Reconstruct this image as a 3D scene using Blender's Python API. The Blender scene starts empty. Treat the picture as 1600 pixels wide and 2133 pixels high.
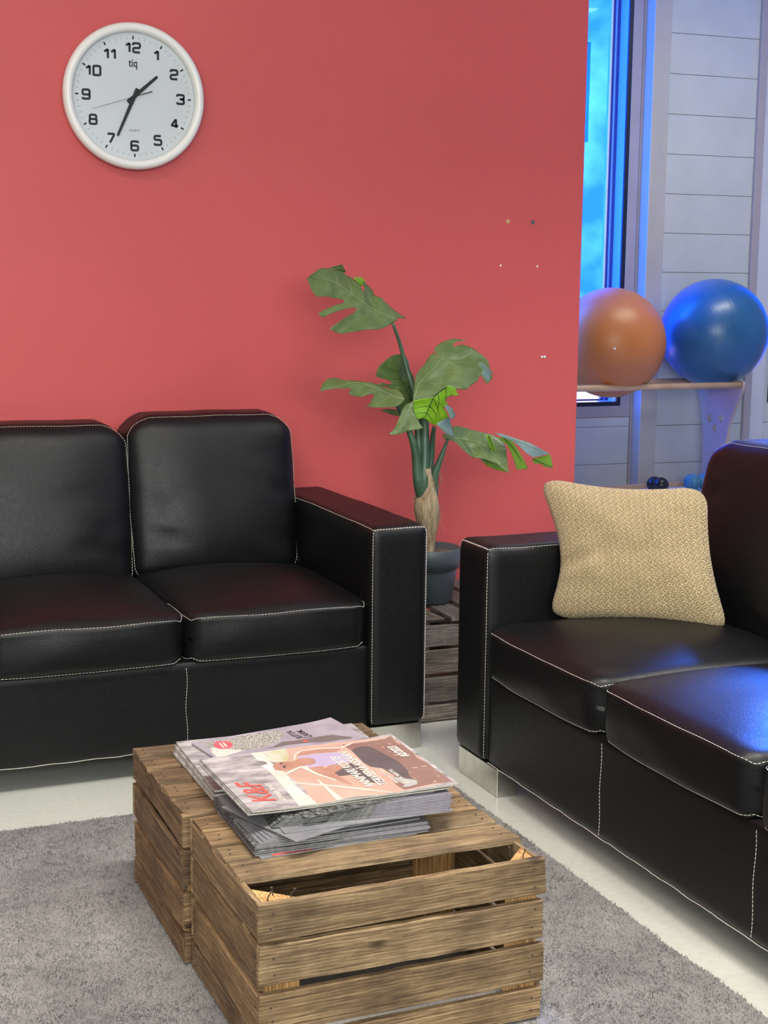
import bpy, bmesh, math, random
from mathutils import Vector, Matrix, noise, Euler
from mathutils.geometry import delaunay_2d_cdt
PI = math.pi
sc = bpy.context.scene
COL = sc.collection
# ------------------------------------------------------------------ camera
cam_d = bpy.data.cameras.new('camera'); cam = bpy.data.objects.new('camera', cam_d); COL.objects.link(cam)
cam_d.sensor_fit = 'VERTICAL'; cam_d.sensor_height = 36.0; cam_d.sensor_width = 27.0
cam_d.lens = 3050.0 * 36.0 / 2133.0
H_, P_, R_ = math.radians(22.905), math.radians(9.035), math.radians(0.598)
fw = Vector((math.sin(H_)*math.cos(P_), math.cos(H_)*math.cos(P_), -math.sin(P_)))
rt = Vector((math.cos(H_), -math.sin(H_), 0)); up = rt.cross(fw)
rt2 = rt*math.cos(R_) + up*math.sin(R_); up2 = -rt*math.sin(R_) + up*math.cos(R_)
m = Matrix((rt2, up2, -fw)).transposed().to_4x4(); m.translation = Vector((0, 0, 1.30))
cam.matrix_world = m; cam_d.clip_start = .02; cam_d.clip_end = 200
sc.camera = cam
# ------------------------------------------------------------------ colour management
sc.view_settings.view_transform = 'Standard'; sc.view_settings.look = 'None'
sc.view_settings.gamma = 1.0; sc.view_settings.use_curve_mapping = False
sc.view_settings.exposure = EXPO = 0.22
# ------------------------------------------------------------------ world: bright sky with soft cloud, trees low down
W = bpy.data.worlds.new('sky'); sc.world = W; W.use_nodes = True
nt = W.node_tree; nt.nodes.clear()
o = nt.nodes.new('ShaderNodeOutputWorld'); bgn = nt.nodes.new('ShaderNodeBackground'); bgn.inputs[1].default_value = 1.0
tc = nt.nodes.new('ShaderNodeTexCoord'); nz = nt.nodes.new('ShaderNodeTexNoise'); nz.inputs['Scale'].default_value = 16; nz.inputs['Detail'].default_value = 5
cr = nt.nodes.new('ShaderNodeValToRGB')
cr.color_ramp.elements[0].position = .42; cr.color_ramp.elements[0].color = (1.3, 1.5, 7.0, 1)
cr.color_ramp.elements[1].position = .60; cr.color_ramp.elements[1].color = (6.0, 3.6, 7.0, 1)
nt.links.new(tc.outputs['Generated'], nz.inputs['Vector']); nt.links.new(nz.outputs['Fac'], cr.inputs[0])
nt.links.new(cr.outputs[0], bgn.inputs[0]); nt.links.new(bgn.outputs[0], o.inputs[0])
# ------------------------------------------------------------------ large lights
def area(name, loc, target, sx, sy, power, col=(1, 1, 1), spread=PI):
    l = bpy.data.lights.new(name, 'AREA'); l.shape = 'RECTANGLE'; l.size = sx; l.size_y = sy; l.energy = power; l.color = col; l.spread = spread
    ob = bpy.data.objects.new(name, l); COL.objects.link(ob); ob.location = loc
    ob.rotation_euler = (Vector(target) - Vector(loc)).to_track_quat('-Z', 'Y').to_euler()
    return ob
WARM = (1, .955, .88)
area('ceiling_lamp_a', (-.7, 2.3, 3.25), (-.7, 2.3, 0), 1.3, .35, 26, WARM)
area('ceiling_lamp_b', (1.0, 1.7, 3.25), (1.0, 1.7, 0), 1.3, .35, 47, WARM, math.radians(125))
area('ceiling_lamp_c', (3.6, 1.9, 3.25), (3.6, 1.9, 0), 1.3, .35, 48, WARM, math.radians(120))
area('ceiling_lamp_d', (4.9, 5.9, 3.3), (4.9, 5.9, 0), 1.6, .4, 36, (1, .98, .74))
area('daylight_from_front_windows', (-.6, -2.6, 2.2), (.8, 4, .4), 4.2, 1.7, 205, (.97, 1, .95))
# added blue area lamps outside the filmed panes, strengthening the window daylight
area('added_window_daylight_1', (3.92, 8.10, 1.95), (5.9, 6.9, 1.7), .95, 2.5, 75, (.02, .20, 1), math.radians(120))
area('added_window_daylight_2', (6.61, 8.00, 1.95), (6.48, 5.0, 1.95), 1.0, 2.5, 60, (.1, .4, 1), math.radians(80))
sp = bpy.data.lights.new('added_blue_spot', 'SPOT'); sp.energy = 1500; sp.color = (.02, .16, 1); sp.spot_size = math.radians(10); sp.spot_blend = 1; sp.shadow_soft_size = .12  # added lamp without a fixture, makes the blue patch on the right seat
so = bpy.data.objects.new('added_blue_spot', sp); COL.objects.link(so); so.location = (3.9, 4.3, 2.75); so.rotation_euler = (Vector((1.89, 2.36, .48))-so.location).to_track_quat('-Z', 'Y').to_euler()
# ------------------------------------------------------------------ helpers
def srgb(r, g, b):
    f = lambda c: (c/255/12.92) if c/255 <= .04045 else ((c/255+.055)/1.055)**2.4
    return (f(r), f(g), f(b), 1)
class NT:
    def __init__(s, name):
        s.m = bpy.data.materials.new(name); s.m.use_nodes = True; s.n = s.m.node_tree; s.b = s.n.nodes['Principled BSDF']
    def N(s, t, **k):
        x = s.n.nodes.new(t)
        for a, v in k.items():
            if a in x.inputs: x.inputs[a].default_value = v
            else: setattr(x, a, v)
        return x
    def L(s, a, b): s.n.links.new(a, b)
    def co(s, scale=(1, 1, 1), which='Object'):
        t = s.N('ShaderNodeTexCoord'); mp = s.N('ShaderNodeMapping'); mp.inputs['Scale'].default_value = scale
        s.L(t.outputs[which], mp.inputs['Vector']); return mp.outputs[0]
    def noise(s, vec, scale, detail=3, rough=.55):
        x = s.N('ShaderNodeTexNoise'); x.inputs['Scale'].default_value = scale; x.inputs['Detail'].default_value = detail; x.inputs['Roughness'].default_value = rough
        s.L(vec, x.inputs['Vector']); return x.outputs['Fac']
    def ramp(s, fac, stops):
        x = s.N('ShaderNodeValToRGB'); e = x.color_ramp.elements
        while len(e) < len(stops): e.new(.5)
        for i, (p, c) in enumerate(stops): e[i].position = p; e[i].color = c
        s.L(fac, x.inputs[0]); return x.outputs[0]
    def mix(s, f, a, b, mode='MIX'):
        x = s.N('ShaderNodeMix', data_type='RGBA', blend_type=mode)
        for sock, v in ((x.inputs[0], f), (x.inputs[6], a), (x.inputs[7], b)):
            if hasattr(v, 'is_linked') or hasattr(v, 'links'): s.L(v, sock)
            else: sock.default_value = v
        return x.outputs[2]
    def math(s, op, a, b=0.0):
        x = s.N('ShaderNodeMath', operation=op)
        for sock, v in ((x.inputs[0], a), (x.inputs[1], b)):
            if hasattr(v, 'links'): s.L(v, sock)
            else: sock.default_value = v
        return x.outputs[0]
    def bump(s, h, strength=.3, dist=.002):
        x = s.N('ShaderNodeBump'); x.inputs['Strength'].default_value = strength; x.inputs['Distance'].default_value = dist
        s.L(h, x.inputs['Height']); s.L(x.outputs[0], s.b.inputs['Normal'])
    def base(s, c):
        if hasattr(c, 'links'): s.L(c, s.b.inputs['Base Color'])
        else: s.b.inputs['Base Color'].default_value = c
    def set(s, **k):
        for a, v in k.items():
            a = a.replace('_', ' ')
            if hasattr(v, 'links'): s.L(v, s.b.inputs[a])
            else: s.b.inputs[a].default_value = v
def simple(name, col, rough=.5, metal=0, var=.08, vs=12, bs=0, bd=.001, bscale=60, **k):
    t = NT(name); v = t.co(); n = t.noise(v, vs, 4)
    lo = tuple(c*(1-var) for c in col[:3]) + (1,); hi = tuple(min(1, c*(1+var)) for c in col[:3]) + (1,)
    t.base(t.ramp(n, [(.3, lo), (.7, hi)])); t.set(Roughness=rough, Metallic=metal, **k)
    if bs: t.bump(t.noise(v, bscale, 3), bs, bd)
    return t.m
def emptyobj(name, loc=(0, 0, 0), rz=0):
    ob = bpy.data.objects.new(name, None); COL.objects.link(ob); ob.location = loc; ob.rotation_euler = (0, 0, rz); ob.empty_display_size = .1
    return ob
def tag(ob, label, cat=None, group=None, kind=None):
    if label: ob['label'] = label
    if cat: ob['category'] = cat
    if group: ob['group'] = group
    if kind: ob['kind'] = kind
    return ob
def link(name, bm, mat, parent=None, smooth=False, loc=None):
    me = bpy.data.meshes.new(name); bm.normal_update(); bm.to_mesh(me); bm.free()
    if isinstance(mat, (list, tuple)):
        for x in mat: me.materials.append(x)
    else: me.materials.append(mat)
    if smooth: me.polygons.foreach_set('use_smooth', [True]*len(me.polygons))
    ob = bpy.data.objects.new(name, me); COL.objects.link(ob)
    if parent: ob.parent = parent
    if loc: ob.location = loc
    return ob
def bevel(ob, w, seg=2):
    b = ob.modifiers.new('bevel', 'BEVEL'); b.width = w; b.segments = seg; b.limit_method = 'ANGLE'; b.angle_limit = math.radians(35); return ob
def box(bm, x0, y0, z0, x1, y1, z1, mi=0):
    vs = [bm.verts.new(p) for p in [(x0,y0,z0),(x1,y0,z0),(x1,y1,z0),(x0,y1,z0),(x0,y0,z1),(x1,y0,z1),(x1,y1,z1),(x0,y1,z1)]]
    for f in [(3,2,1,0),(4,5,6,7),(0,1,5,4),(1,2,6,5),(2,3,7,6),(3,0,4,7)]:
        bm.faces.new([vs[i] for i in f]).material_index = mi
    return vs
def tube(bm, pts, r0, r1=None, seg=8, cap=True):
    r1 = r0 if r1 is None else r1; pts = [Vector(p) for p in pts]; n = len(pts); rings = []
    prev = None
    for i, p in enumerate(pts):
        t = (pts[min(i+1, n-1)] - pts[max(i-1, 0)]).normalized()
        if prev is None: a = t.orthogonal().normalized()
        else: a = (prev - t*prev.dot(t)).normalized()
        prev = a; b = t.cross(a); r = r0 + (r1-r0)*i/(n-1)
        rings.append([bm.verts.new(p + (a*math.cos(2*PI*k/seg) + b*math.sin(2*PI*k/seg))*r) for k in range(seg)])
    for i in range(n-1):
        for k in range(seg):
            bm.faces.new((rings[i][k], rings[i][(k+1)%seg], rings[i+1][(k+1)%seg], rings[i+1][k]))
    if cap: bm.faces.new(rings[0][::-1]); bm.faces.new(rings[-1])
def spline(pts, n):
    pts = [Vector(p) for p in pts]; q = [pts[0]*2-pts[1]] + pts + [pts[-1]*2-pts[-2]]; out = []
    segs = len(pts)-1
    for i in range(n+1):
        t = i/n*segs; k = min(int(t), segs-1); f = t-k; a, b, c, d = q[k:k+4]
        out.append(.5*((2*b)+(-a+c)*f+(2*a-5*b+4*c-d)*f*f+(-a+3*b-3*c+d)*f**3))
    return out
def lathe(bm, prof, seg=48, axis='z', cap=False):
    rings = []
    for r, h in prof:
        if r < 1e-6: rings.append([bm.verts.new((0, 0, h) if axis == 'z' else (0, h, 0))])
        else: rings.append([bm.verts.new((r*math.cos(2*PI*k/seg), r*math.sin(2*PI*k/seg), h) if axis == 'z' else (r*math.cos(2*PI*k/seg), h, r*math.sin(2*PI*k/seg))) for k in range(seg)])
    for A, B in zip(rings, rings[1:]):
        for k in range(seg):
            a = [A[k % len(A)], A[(k+1) % len(A)], B[(k+1) % len(B)], B[k % len(B)]]
            u = []
            for v in a:
                if v not in u: u.append(v)
            if len(u) > 2: bm.faces.new(u)
def text_mesh(name, body, size, mat, parent, loc, rot, thick=.0004, bold=0, sx=1, align='CENTER', shear=0):
    cu = bpy.data.curves.new(name, 'FONT'); cu.body = body; cu.size = size; cu.extrude = thick; cu.offset = bold; cu.align_x = align; cu.align_y = 'CENTER'; cu.shear = shear
    tmp = bpy.data.objects.new('tmp', cu); COL.objects.link(tmp)
    dg = bpy.context.evaluated_depsgraph_get(); dg.update()
    me = bpy.data.meshes.new_from_object(tmp.evaluated_get(dg)); bpy.data.objects.remove(tmp)
    me.materials.clear(); me.materials.append(mat)
    for v in me.vertices: v.co.x *= sx
    ob = bpy.data.objects.new(name, me); COL.objects.link(ob); ob.parent = parent; ob.location = loc; ob.rotation_euler = rot
    return ob
# soft upholstered block: a unit cube mapped to a rounded, puffed body
def softmap(hx, hy, hz, r, fn=None):
    h = (hx, hy, hz)
    def f(u):
        d = [math.sin(PI/2*max(-1, min(1, c)))*hh for c, hh in zip(u, h)]
        inner = Vector([max(-(hh-r), min(hh-r, c)) for c, hh in zip(d, h)])
        e = Vector(d)-inner
        if e.length > 1e-9: p = inner + e.normalized()*r*min(1, max(abs(c) for c in e)/r if r else 1)
        else: p = Vector(d)
        return fn(p, (p.x/hx, p.y/hy, p.z/hz)) if fn else p
    return f
def softbox(f, n=22):
    bm = bmesh.new(); bmesh.ops.create_cube(bm, size=2); bmesh.ops.subdivide_edges(bm, edges=bm.edges[:], cuts=n, use_grid_fill=True)
    for v in bm.verts: v.co = f(v.co)
    return bm
def stitches(bm, pts, dash=.0060, gap=.0026, r=.0006, off=None):
    acc = 0; on = True; cur = [pts[0]]; lim = dash
    for a, b in zip(pts, pts[1:]):
        L = (b-a).length
        if L < 1e-7: continue
        pos = 0
        while acc + (L-pos) >= lim:
            step = lim-acc; pos += step; q = a.lerp(b, min(1, pos/L)); acc = 0
            if on:
                cur.append(q)
                if len(cur) > 1 and (cur[0]-cur[-1]).length > 1e-4: tube(bm, [cur[0], cur[-1]], r, r, 5)
                cur = []; on = False; lim = gap
            else: cur = [q]; on = True; lim = dash
        acc += L-pos
# ------------------------------------------------------------------ materials
def leather():
    t = NT('black_leather'); v = t.co()
    vo = t.N('ShaderNodeTexVoronoi', feature='SMOOTH_F1'); vo.inputs['Scale'].default_value = 330; t.L(v, vo.inputs['Vector'])
    big = t.noise(v, 7, 4); fine = t.noise(v, 90, 3)
    t.base(t.ramp(big, [(.3, (.0020, .0024, .0030, 1)), (.75, (.0036, .0040, .0047, 1))]))
    t.set(Roughness=t.ramp(fine, [(.3, (.40, .40, .40, 1)), (.8, (.50, .50, .50, 1))]))
    t.b.inputs['Specular IOR Level'].default_value = .36
    h = t.math('ADD', t.math('MULTIPLY', vo.outputs['Distance'], 1.0), t.math('MULTIPLY', big, 1.2))
    t.bump(h, .26, .0012); return t.m
LEATHER = leather()
THREAD = simple('white_thread', srgb(226, 220, 208), .8)
GREYW = simple('grey_wall_paint', (.26, .26, .26, 1), .6)
def red_paint():
    t = NT('red_wall_paint'); v = t.co(); n = t.noise(v, 1.3, 3); st = t.noise(t.co((3, 3, 60)), 8, 3)
    t.base(t.ramp(n, [(.3, (.56, .082, .082, 1)), (.7, (.60, .092, .092, 1))])); t.set(Roughness=.55)
    t.bump(t.math('ADD', t.noise(v, 240, 3), st), .25, .0012); return t.m
RED = red_paint()
WHITEP = simple('white_wall_paint', (.62, .63, .62, 1), .6, var=.04, vs=3)
PANEL = simple('grey_white_panel_paint', (.56, .585, .54, 1), .42, var=.05, vs=4, bs=.1, bscale=20)
CREAM = simple('cream_trim_paint', (.50, .47, .42, 1), .45, var=.05, vs=6)
PINKISH = simple('greige_casing_paint', (.42, .37, .36, 1), .4, var=.05, vs=6)
CEILM = simple('ceiling_paint', (.75, .75, .73, 1), .8)
def floor_mat():
    t = NT('pale_epoxy_floor'); v = t.co(); n = t.noise(v, 2.5, 5); s = t.noise(v, 60, 4)
    c = t.ramp(n, [(.3, (.56, .57, .51, 1)), (.7, (.63, .635, .57, 1))])
    t.base(t.mix(.10, c, t.ramp(s, [(.35, (.3, .3, .27, 1)), (.6, (.7, .7, .65, 1))]))); t.set(Roughness=.22)
    t.bump(t.noise(v, 30, 2), .05, .001); return t.m
FLOOR = floor_mat()
def rug_mat():
    t = NT('grey_shag_pile'); v = t.co(); a = t.noise(v, 3.2, 4); b = t.noise(v, 330, 3, .7)
    c = t.ramp(a, [(.32, (.235, .222, .215, 1)), (.68, (.42, .405, .385, 1))])
    t.base(t.mix(.85, c, t.ramp(b, [(.30, (.22, .22, .22, 1)), (.70, (1.0, 1.0, 1.0, 1))]), 'MULTIPLY')); t.set(Roughness=.9)
    t.b.inputs['Sheen Weight'].default_value = .2; return t.m
RUG = rug_mat()
def wood(name, c0, c1, c2, rough=.75):
    t = NT(name); at = t.N('ShaderNodeAttribute', attribute_name='grain'); tn = t.N('ShaderNodeAttribute', attribute_name='tint')
    mp = t.N('ShaderNodeMapping'); mp.inputs['Scale'].default_value = (3.0, 60, 60); t.L(at.outputs['Vector'], mp.inputs['Vector'])
    mp2 = t.N('ShaderNodeMapping'); mp2.inputs['Scale'].default_value = (7, 150, 150); t.L(at.outputs['Vector'], mp2.inputs['Vector'])
    mp3 = t.N('ShaderNodeMapping'); mp3.inputs['Scale'].default_value = (1, 1, 1); t.L(at.outputs['Vector'], mp3.inputs['Vector'])
    g = t.N('ShaderNodeTexNoise'); g.inputs['Scale'].default_value = 1.7; g.inputs['Detail'].default_value = 5; g.inputs['Distortion'].default_value = 1.3; t.L(mp.outputs[0], g.inputs['Vector'])
    f = t.noise(mp2.outputs[0], 2.4, 6, .72); st = t.noise(mp3.outputs[0], 12, 6, .7)
    c = t.ramp(g.outputs['Fac'], [(.28, c0), (.5, c1), (.72, c2)])
    c = t.mix(.85, c, t.ramp(f, [(.40, (.52, .48, .44, 1)), (.56, (1.06, 1.06, 1.06, 1))]), 'MULTIPLY')
    c = t.mix(.75, c, t.ramp(st, [(.28, (.55, .52, .50, 1)), (.58, (1.05, 1.04, 1.02, 1))]), 'MULTIPLY')
    vo = t.N('ShaderNodeTexVoronoi'); vo.inputs['Scale'].default_value = 1; mpv = t.N('ShaderNodeMapping'); mpv.inputs['Scale'].default_value = (5.5, 12, 12); t.L(at.outputs['Vector'], mpv.inputs['Vector']); t.L(mpv.outputs[0], vo.inputs['Vector'])
    c = t.mix(1.0, c, t.ramp(vo.outputs['Distance'], [(.05, (.25, .2, .16, 1)), (.13, (1, 1, 1, 1))]), 'MULTIPLY')
    wv = t.N('ShaderNodeTexWave', wave_type='BANDS', bands_direction='Y'); mpw = t.N('ShaderNodeMapping'); mpw.inputs['Scale'].default_value = (.25, 1, 1); t.L(at.outputs['Vector'], mpw.inputs['Vector'])
    wv.inputs['Scale'].default_value = 52; wv.inputs['Distortion'].default_value = 7; wv.inputs['Detail'].default_value = 3; wv.inputs['Detail Scale'].default_value = .35; t.L(mpw.outputs[0], wv.inputs['Vector'])
    c = t.mix(.75, c, t.ramp(wv.outputs['Fac'], [(.05, (.62, .56, .50, 1)), (.45, (1, 1, 1, 1))]), 'MULTIPLY')
    dirt = t.noise(at.outputs['Vector'], 7, 4, .6); c = t.mix(.8, c, t.ramp(dirt, [(.33, (.55, .52, .50, 1)), (.55, (1.08, 1.05, 1.0, 1))]), 'MULTIPLY')
    c = t.mix(1.0, c, tn.outputs['Color'], 'MULTIPLY')
    t.base(c); t.set(Roughness=rough); t.bump(t.math('ADD', f, g.outputs['Fac']), .7, .0018); return t.m
WOOD = wood('weathered_brown_wood', (.17, .105, .050, 1), (.34, .23, .12, 1), (.50, .36, .20, 1))
WOODR = wood('dark_brown_wood', (.13, .080, .042, 1), (.27, .178, .096, 1), (.43, .30, .165, 1))
WOODG = wood('grey_weathered_wood', (.09, .080, .070, 1), (.19, .17, .15, 1), (.30, .27, .245, 1))
PLY = simple('birch_plywood', srgb(206, 170, 128), .4, var=.12, vs=10)
PLYS = simple('lacquered_plywood_side', (.46, .36, .30, 1), .35, var=.08, vs=8)
STEEL = simple('brushed_steel', (.60, .59, .54, 1), .28, 1.0, var=.12, vs=25, bs=.15, bscale=200)
NAIL = simple('rusty_nail', (.075, .055, .042, 1), .75, .2)
WPLAST = simple('white_plastic', (.83, .83, .79, 1), .28, var=.02)
DIAL = simple('pale_dial', (.70, .74, .77, 1), .35, var=.02, vs=3)
INK = simple('black_ink', (.008, .010, .012, 1), .5)
TICK = simple('grey_tick', (.12, .12, .12, 1), .5)
POT = simple('slate_plastic', (.062, .078, .092, 1), .42, var=.06)
SOIL = simple('potting_soil', (.11, .09, .075, 1), .95, var=.6, vs=150, bs=1, bd=.004, bscale=120)
def leafmat(name, a, b, rough=.36, scale=18):
    t = NT(name); v = t.co(); n = t.noise(v, scale, 4)
    t.base(t.ramp(n, [(.3, a), (.7, b)])); t.set(Roughness=rough); t.bump(t.noise(v, 55, 3), .35, .003)
    t.b.inputs['Transmission Weight'].default_value = 0
    # some light passes through the leaf
    tr = t.N('ShaderNodeBsdfTranslucent'); tr.inputs[0].default_value = (.30, .55, .04, 1)
    mx = t.N('ShaderNodeMixShader'); mx.inputs[0].default_value = .18
    out = [x for x in t.n.nodes if x.type == 'OUTPUT_MATERIAL'][0]
    t.L(t.b.outputs[0], mx.inputs[1]); t.L(tr.outputs[0], mx.inputs[2]); t.L(mx.outputs[0], out.inputs[0]); return t.m
LEAF = leafmat('green_leaf', (.085, .145, .040, 1), (.165, .235, .080, 1))
LEAFD = leafmat('deep_green_leaf', (.055, .105, .022, 1), (.115, .175, .045, 1))
LEAFU = leafmat('bright_leaf_underside', (.18, .42, .012, 1), (.27, .52, .02, 1), .5)
LEAFB = leafmat('bluish_glossy_leaf', (.14, .22, .20, 1), (.25, .36, .34, 1), .2)
VEINL = simple('pale_vein', (.27, .36, .17, 1), .45)
VEIND = simple('dark_vein', (.012, .035, .012, 1), .5)
STEM = simple('green_stem', (.045, .095, .055, 1), .38, var=.3, vs=15)
def husk():
    t = NT('fibrous_husk'); v = t.co((14, 14, 2.2)); n = t.noise(v, 6, 5, .7)
    t.base(t.ramp(n, [(.3, (.13, .085, .045, 1)), (.5, (.33, .25, .15, 1)), (.72, (.52, .43, .29, 1))])); t.set(Roughness=.85); t.bump(n, .9, .006); return t.m
HUSK = husk()
def knit():
    t = NT('tan_knit_cloth'); uv = t.N('ShaderNodeTexCoord').outputs['UV']
    wn = t.N('ShaderNodeTexNoise'); wn.inputs['Scale'].default_value = .5; wn.inputs['Detail'].default_value = 2; t.L(uv, wn.inputs['Vector'])
    s2 = t.N('ShaderNodeVectorMath', operation='SCALE'); s2.inputs['Scale'].default_value = 1.1; t.L(wn.outputs['Color'], s2.inputs[0])
    ad = t.N('ShaderNodeVectorMath', operation='ADD'); t.L(uv, ad.inputs[0]); t.L(s2.outputs[0], ad.inputs[1])
    x = t.N('ShaderNodeSeparateXYZ'); t.L(ad.outputs[0], x.inputs[0]); U, V = x.outputs[0], x.outputs[1]
    sn = lambda v: t.math('SINE', v); m_ = lambda a, b: t.math('MULTIPLY', a, b); A = lambda a, b: t.math('ADD', a, b)
    a = sn(A(m_(U, 2*PI), m_(sn(m_(V, PI)), 1.5))); b = sn(A(m_(V, 2*PI), m_(sn(A(m_(U, PI), .8)), 1.3)))
    h = A(m_(m_(a, b), .5), .5); n = t.noise(uv, 3.2, 4, .7); h2 = A(h, m_(A(n, -.5), .7))
    t.base(t.ramp(h2, [(.12, (.20, .135, .055, 1)), (.42, (.42, .31, .155, 1)), (.8, (.60, .475, .27, 1))]))
    t.set(Roughness=.9); t.b.inputs['Sheen Weight'].default_value = .2; t.bump(h2, .9, .0035); return t.m
KNIT = knit()
def ballmat(name, a, b, rough):
    t = NT(name); v = t.co(); n = t.noise(v, 3, 3)
    w = t.N('ShaderNodeTexWave', wave_type='RINGS', rings_direction='X'); w.inputs['Scale'].default_value = 14; w.inputs['Distortion'].default_value = .6; t.L(v, w.inputs['Vector'])
    t.base(t.ramp(n, [(.3, a), (.7, b)])); t.set(Roughness=rough); t.bump(t.ramp(w.outputs['Fac'], [(0, (0, 0, 0, 1)), (.06, (1, 1, 1, 1))]), .15, .002)
    t.b.inputs['Coat Weight'].default_value = .35; t.b.inputs['Coat Roughness'].default_value = .38; return t.m
ORANGE = ballmat('orange_rubber', (.56, .17, .030, 1), (.62, .205, .042, 1), .42)
BLUEB = ballmat('blue_rubber', (.014, .10, .22, 1), (.022, .13, .28, 1), .30)
BLKR = simple('black_rubber', (.01, .011, .013, 1), .35, var=.3, vs=50)
def nubby():
    t = NT('light_blue_foam'); v = t.co(); ck = t.N('ShaderNodeTexVoronoi'); ck.inputs['Scale'].default_value = 70; t.L(v, ck.inputs['Vector'])
    t.base(t.ramp(ck.outputs['Distance'], [(.1, (.10, .32, .46, 1)), (.6, (.04, .17, .28, 1))])); t.set(Roughness=.6); t.bump(ck.outputs['Distance'], .6, .004); return t.m
NUB = nubby()
BLACKF = simple('black_window_frame', (.012, .016, .024, 1), .4)
REVEAL = simple('blue_lit_window_reveal', (.22, .50, .95, 1), .3, var=.03)  # blue glow of the window light is put into this base colour
SASH = simple('dark_navy_sash', (.035, .05, .13, 1), .3)
SPACER = simple('white_spacer', (.85, .9, .9, 1), .4)
def glass(name, col, gl=.06):
    t = NT(name); t.n.nodes.remove(t.b)
    tr = t.N('ShaderNodeBsdfTransparent'); tr.inputs[0].default_value = col; g = t.N('ShaderNodeBsdfGlossy'); g.inputs['Roughness'].default_value = .02
    lw = t.N('ShaderNodeLayerWeight'); lw.inputs[0].default_value = .25; mx = t.N('ShaderNodeMixShader')
    out = [x for x in t.n.nodes if x.type == 'OUTPUT_MATERIAL'][0]
    # a little surface grain in the film keeps the tint uneven
    t.L(t.math('MULTIPLY', lw.outputs['Fresnel'], gl*8), mx.inputs[0]); t.L(tr.outputs[0], mx.inputs[1]); t.L(g.outputs[0], mx.inputs[2]); t.L(mx.outputs[0], out.inputs[0]); return t.m
FILM = glass('blue_film_glass', (.16, .50, 1.0, 1))
DEEPFILM = glass('deep_blue_film', (.35, .62, 1.0, 1))
CLEAR = glass('clear_glass', (.97, .97, .97, 1), .05)
PAGE = simple('cream_page_edges', (.66, .62, .50, 1), .7, var=.25, vs=300)
PAGEL = simple('pale_page_edges', (.62, .60, .56, 1), .6, var=.25, vs=260)
PAGEW = simple('white_page_edges', (.45, .44, .43, 1), .6, var=.35, vs=260)
def gloss(name, a, b=None, scale=25, rough=.28, vec=(1, 1, 1), lo=.35, hi=.65):
    t = NT(name); n = t.noise(t.co(vec), scale, 4, .6); t.base(t.ramp(n, [(lo, a), (hi, b or a)])); t.set(Roughness=rough); return t.m
KFBASE = gloss('blurred_crowd_print', (.21, .20, .205, 1), (.52, .505, .50, 1), 12, .25, (1, 2.2, 1), .38, .64)
TRACK = gloss('running_track_print', (.46, .30, .235, 1), (.55, .385, .31, 1), 8, .25)
SHADE = gloss('brown_track_print', (.22, .135, .115, 1), (.27, .17, .145, 1), 8, .25)
SKIN = gloss('skin_print', (.36, .185, .13, 1), (.44, .25, .19, 1), 30)
LILAC = gloss('lilac_print', (.38, .34, .50, 1), (.46, .38, .52, 1), 60)
DARKP = gloss('dark_grey_print', (.095, .085, .09, 1), (.12, .105, .11, 1), 20)
WHITEPR = gloss('white_print', (.74, .68, .60, 1)); REDPR = gloss('red_print', (.64, .11, .09, 1)); BANDP = gloss('pale_band_print', (.56, .52, .45, 1), (.66, .63, .57, 1), 20)
LINEP = gloss('pale_line_print', (.60, .50, .41, 1), (.68, .60, .52, 1), 30); GREENP = gloss('pale_green_print', (.44, .44, .25, 1), (.60, .62, .57, 1), 14); HAIRP = gloss('blond_print', (.80, .74, .58, 1), (.9, .88, .8, 1), 60)
SHOEP = gloss('grey_green_print', (.34, .33, .31, 1), (.42, .42, .39, 1), 20)
JBASE = gloss('lilac_grey_print', (.30, .28, .32, 1), (.42, .39, .44, 1), 12)
SPECK = gloss('speckled_drawing_print', (.12, .12, .10, 1), (.58, .57, .52, 1), 260, .35, (1, 1, 1), .42, .58)
PINKP = gloss('cream_print', (.74, .64, .55, 1)); INKPR = gloss('ink_print', (.07, .06, .07, 1)); STK = gloss('red_sticker_print', (.72, .12, .15, 1)); JDARK = gloss('taupe_print', (.17, .15, .145, 1))
def halfcover():
    t = NT('speckled_and_lilac_cover'); v = t.co(); sp = t.noise(v, 110, 4, .6); x = t.N('ShaderNodeSeparateXYZ'); t.L(v, x.inputs[0])
    a = t.ramp(sp, [(.38, (.02, .02, .02, 1)), (.62, (.20, .20, .19, 1))]); b = t.ramp(t.noise(v, 14, 4), [(.3, (.15, .14, .165, 1)), (.7, (.24, .225, .26, 1))])
    f = t.ramp(t.math('ADD', x.outputs[0], t.math('MULTIPLY', t.noise(v, 30, 3), .05)), [(.195, (0, 0, 0, 1)), (.205, (1, 1, 1, 1))])
    t.base(t.mix(f, a, b)); t.set(Roughness=.22); return t.m
HALF = halfcover()
GREYCOV = gloss('grey_magazine_cover', (.13, .125, .14, 1), (.23, .22, .245, 1), 12, .22)
DGREY = gloss('speckled_dark_cover', (.035, .035, .037, 1), (.17, .17, .165, 1), 90, .22)
LGREY = gloss('light_grey_cover', (.17, .17, .185, 1), (.27, .27, .28, 1), 10, .22)
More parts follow.
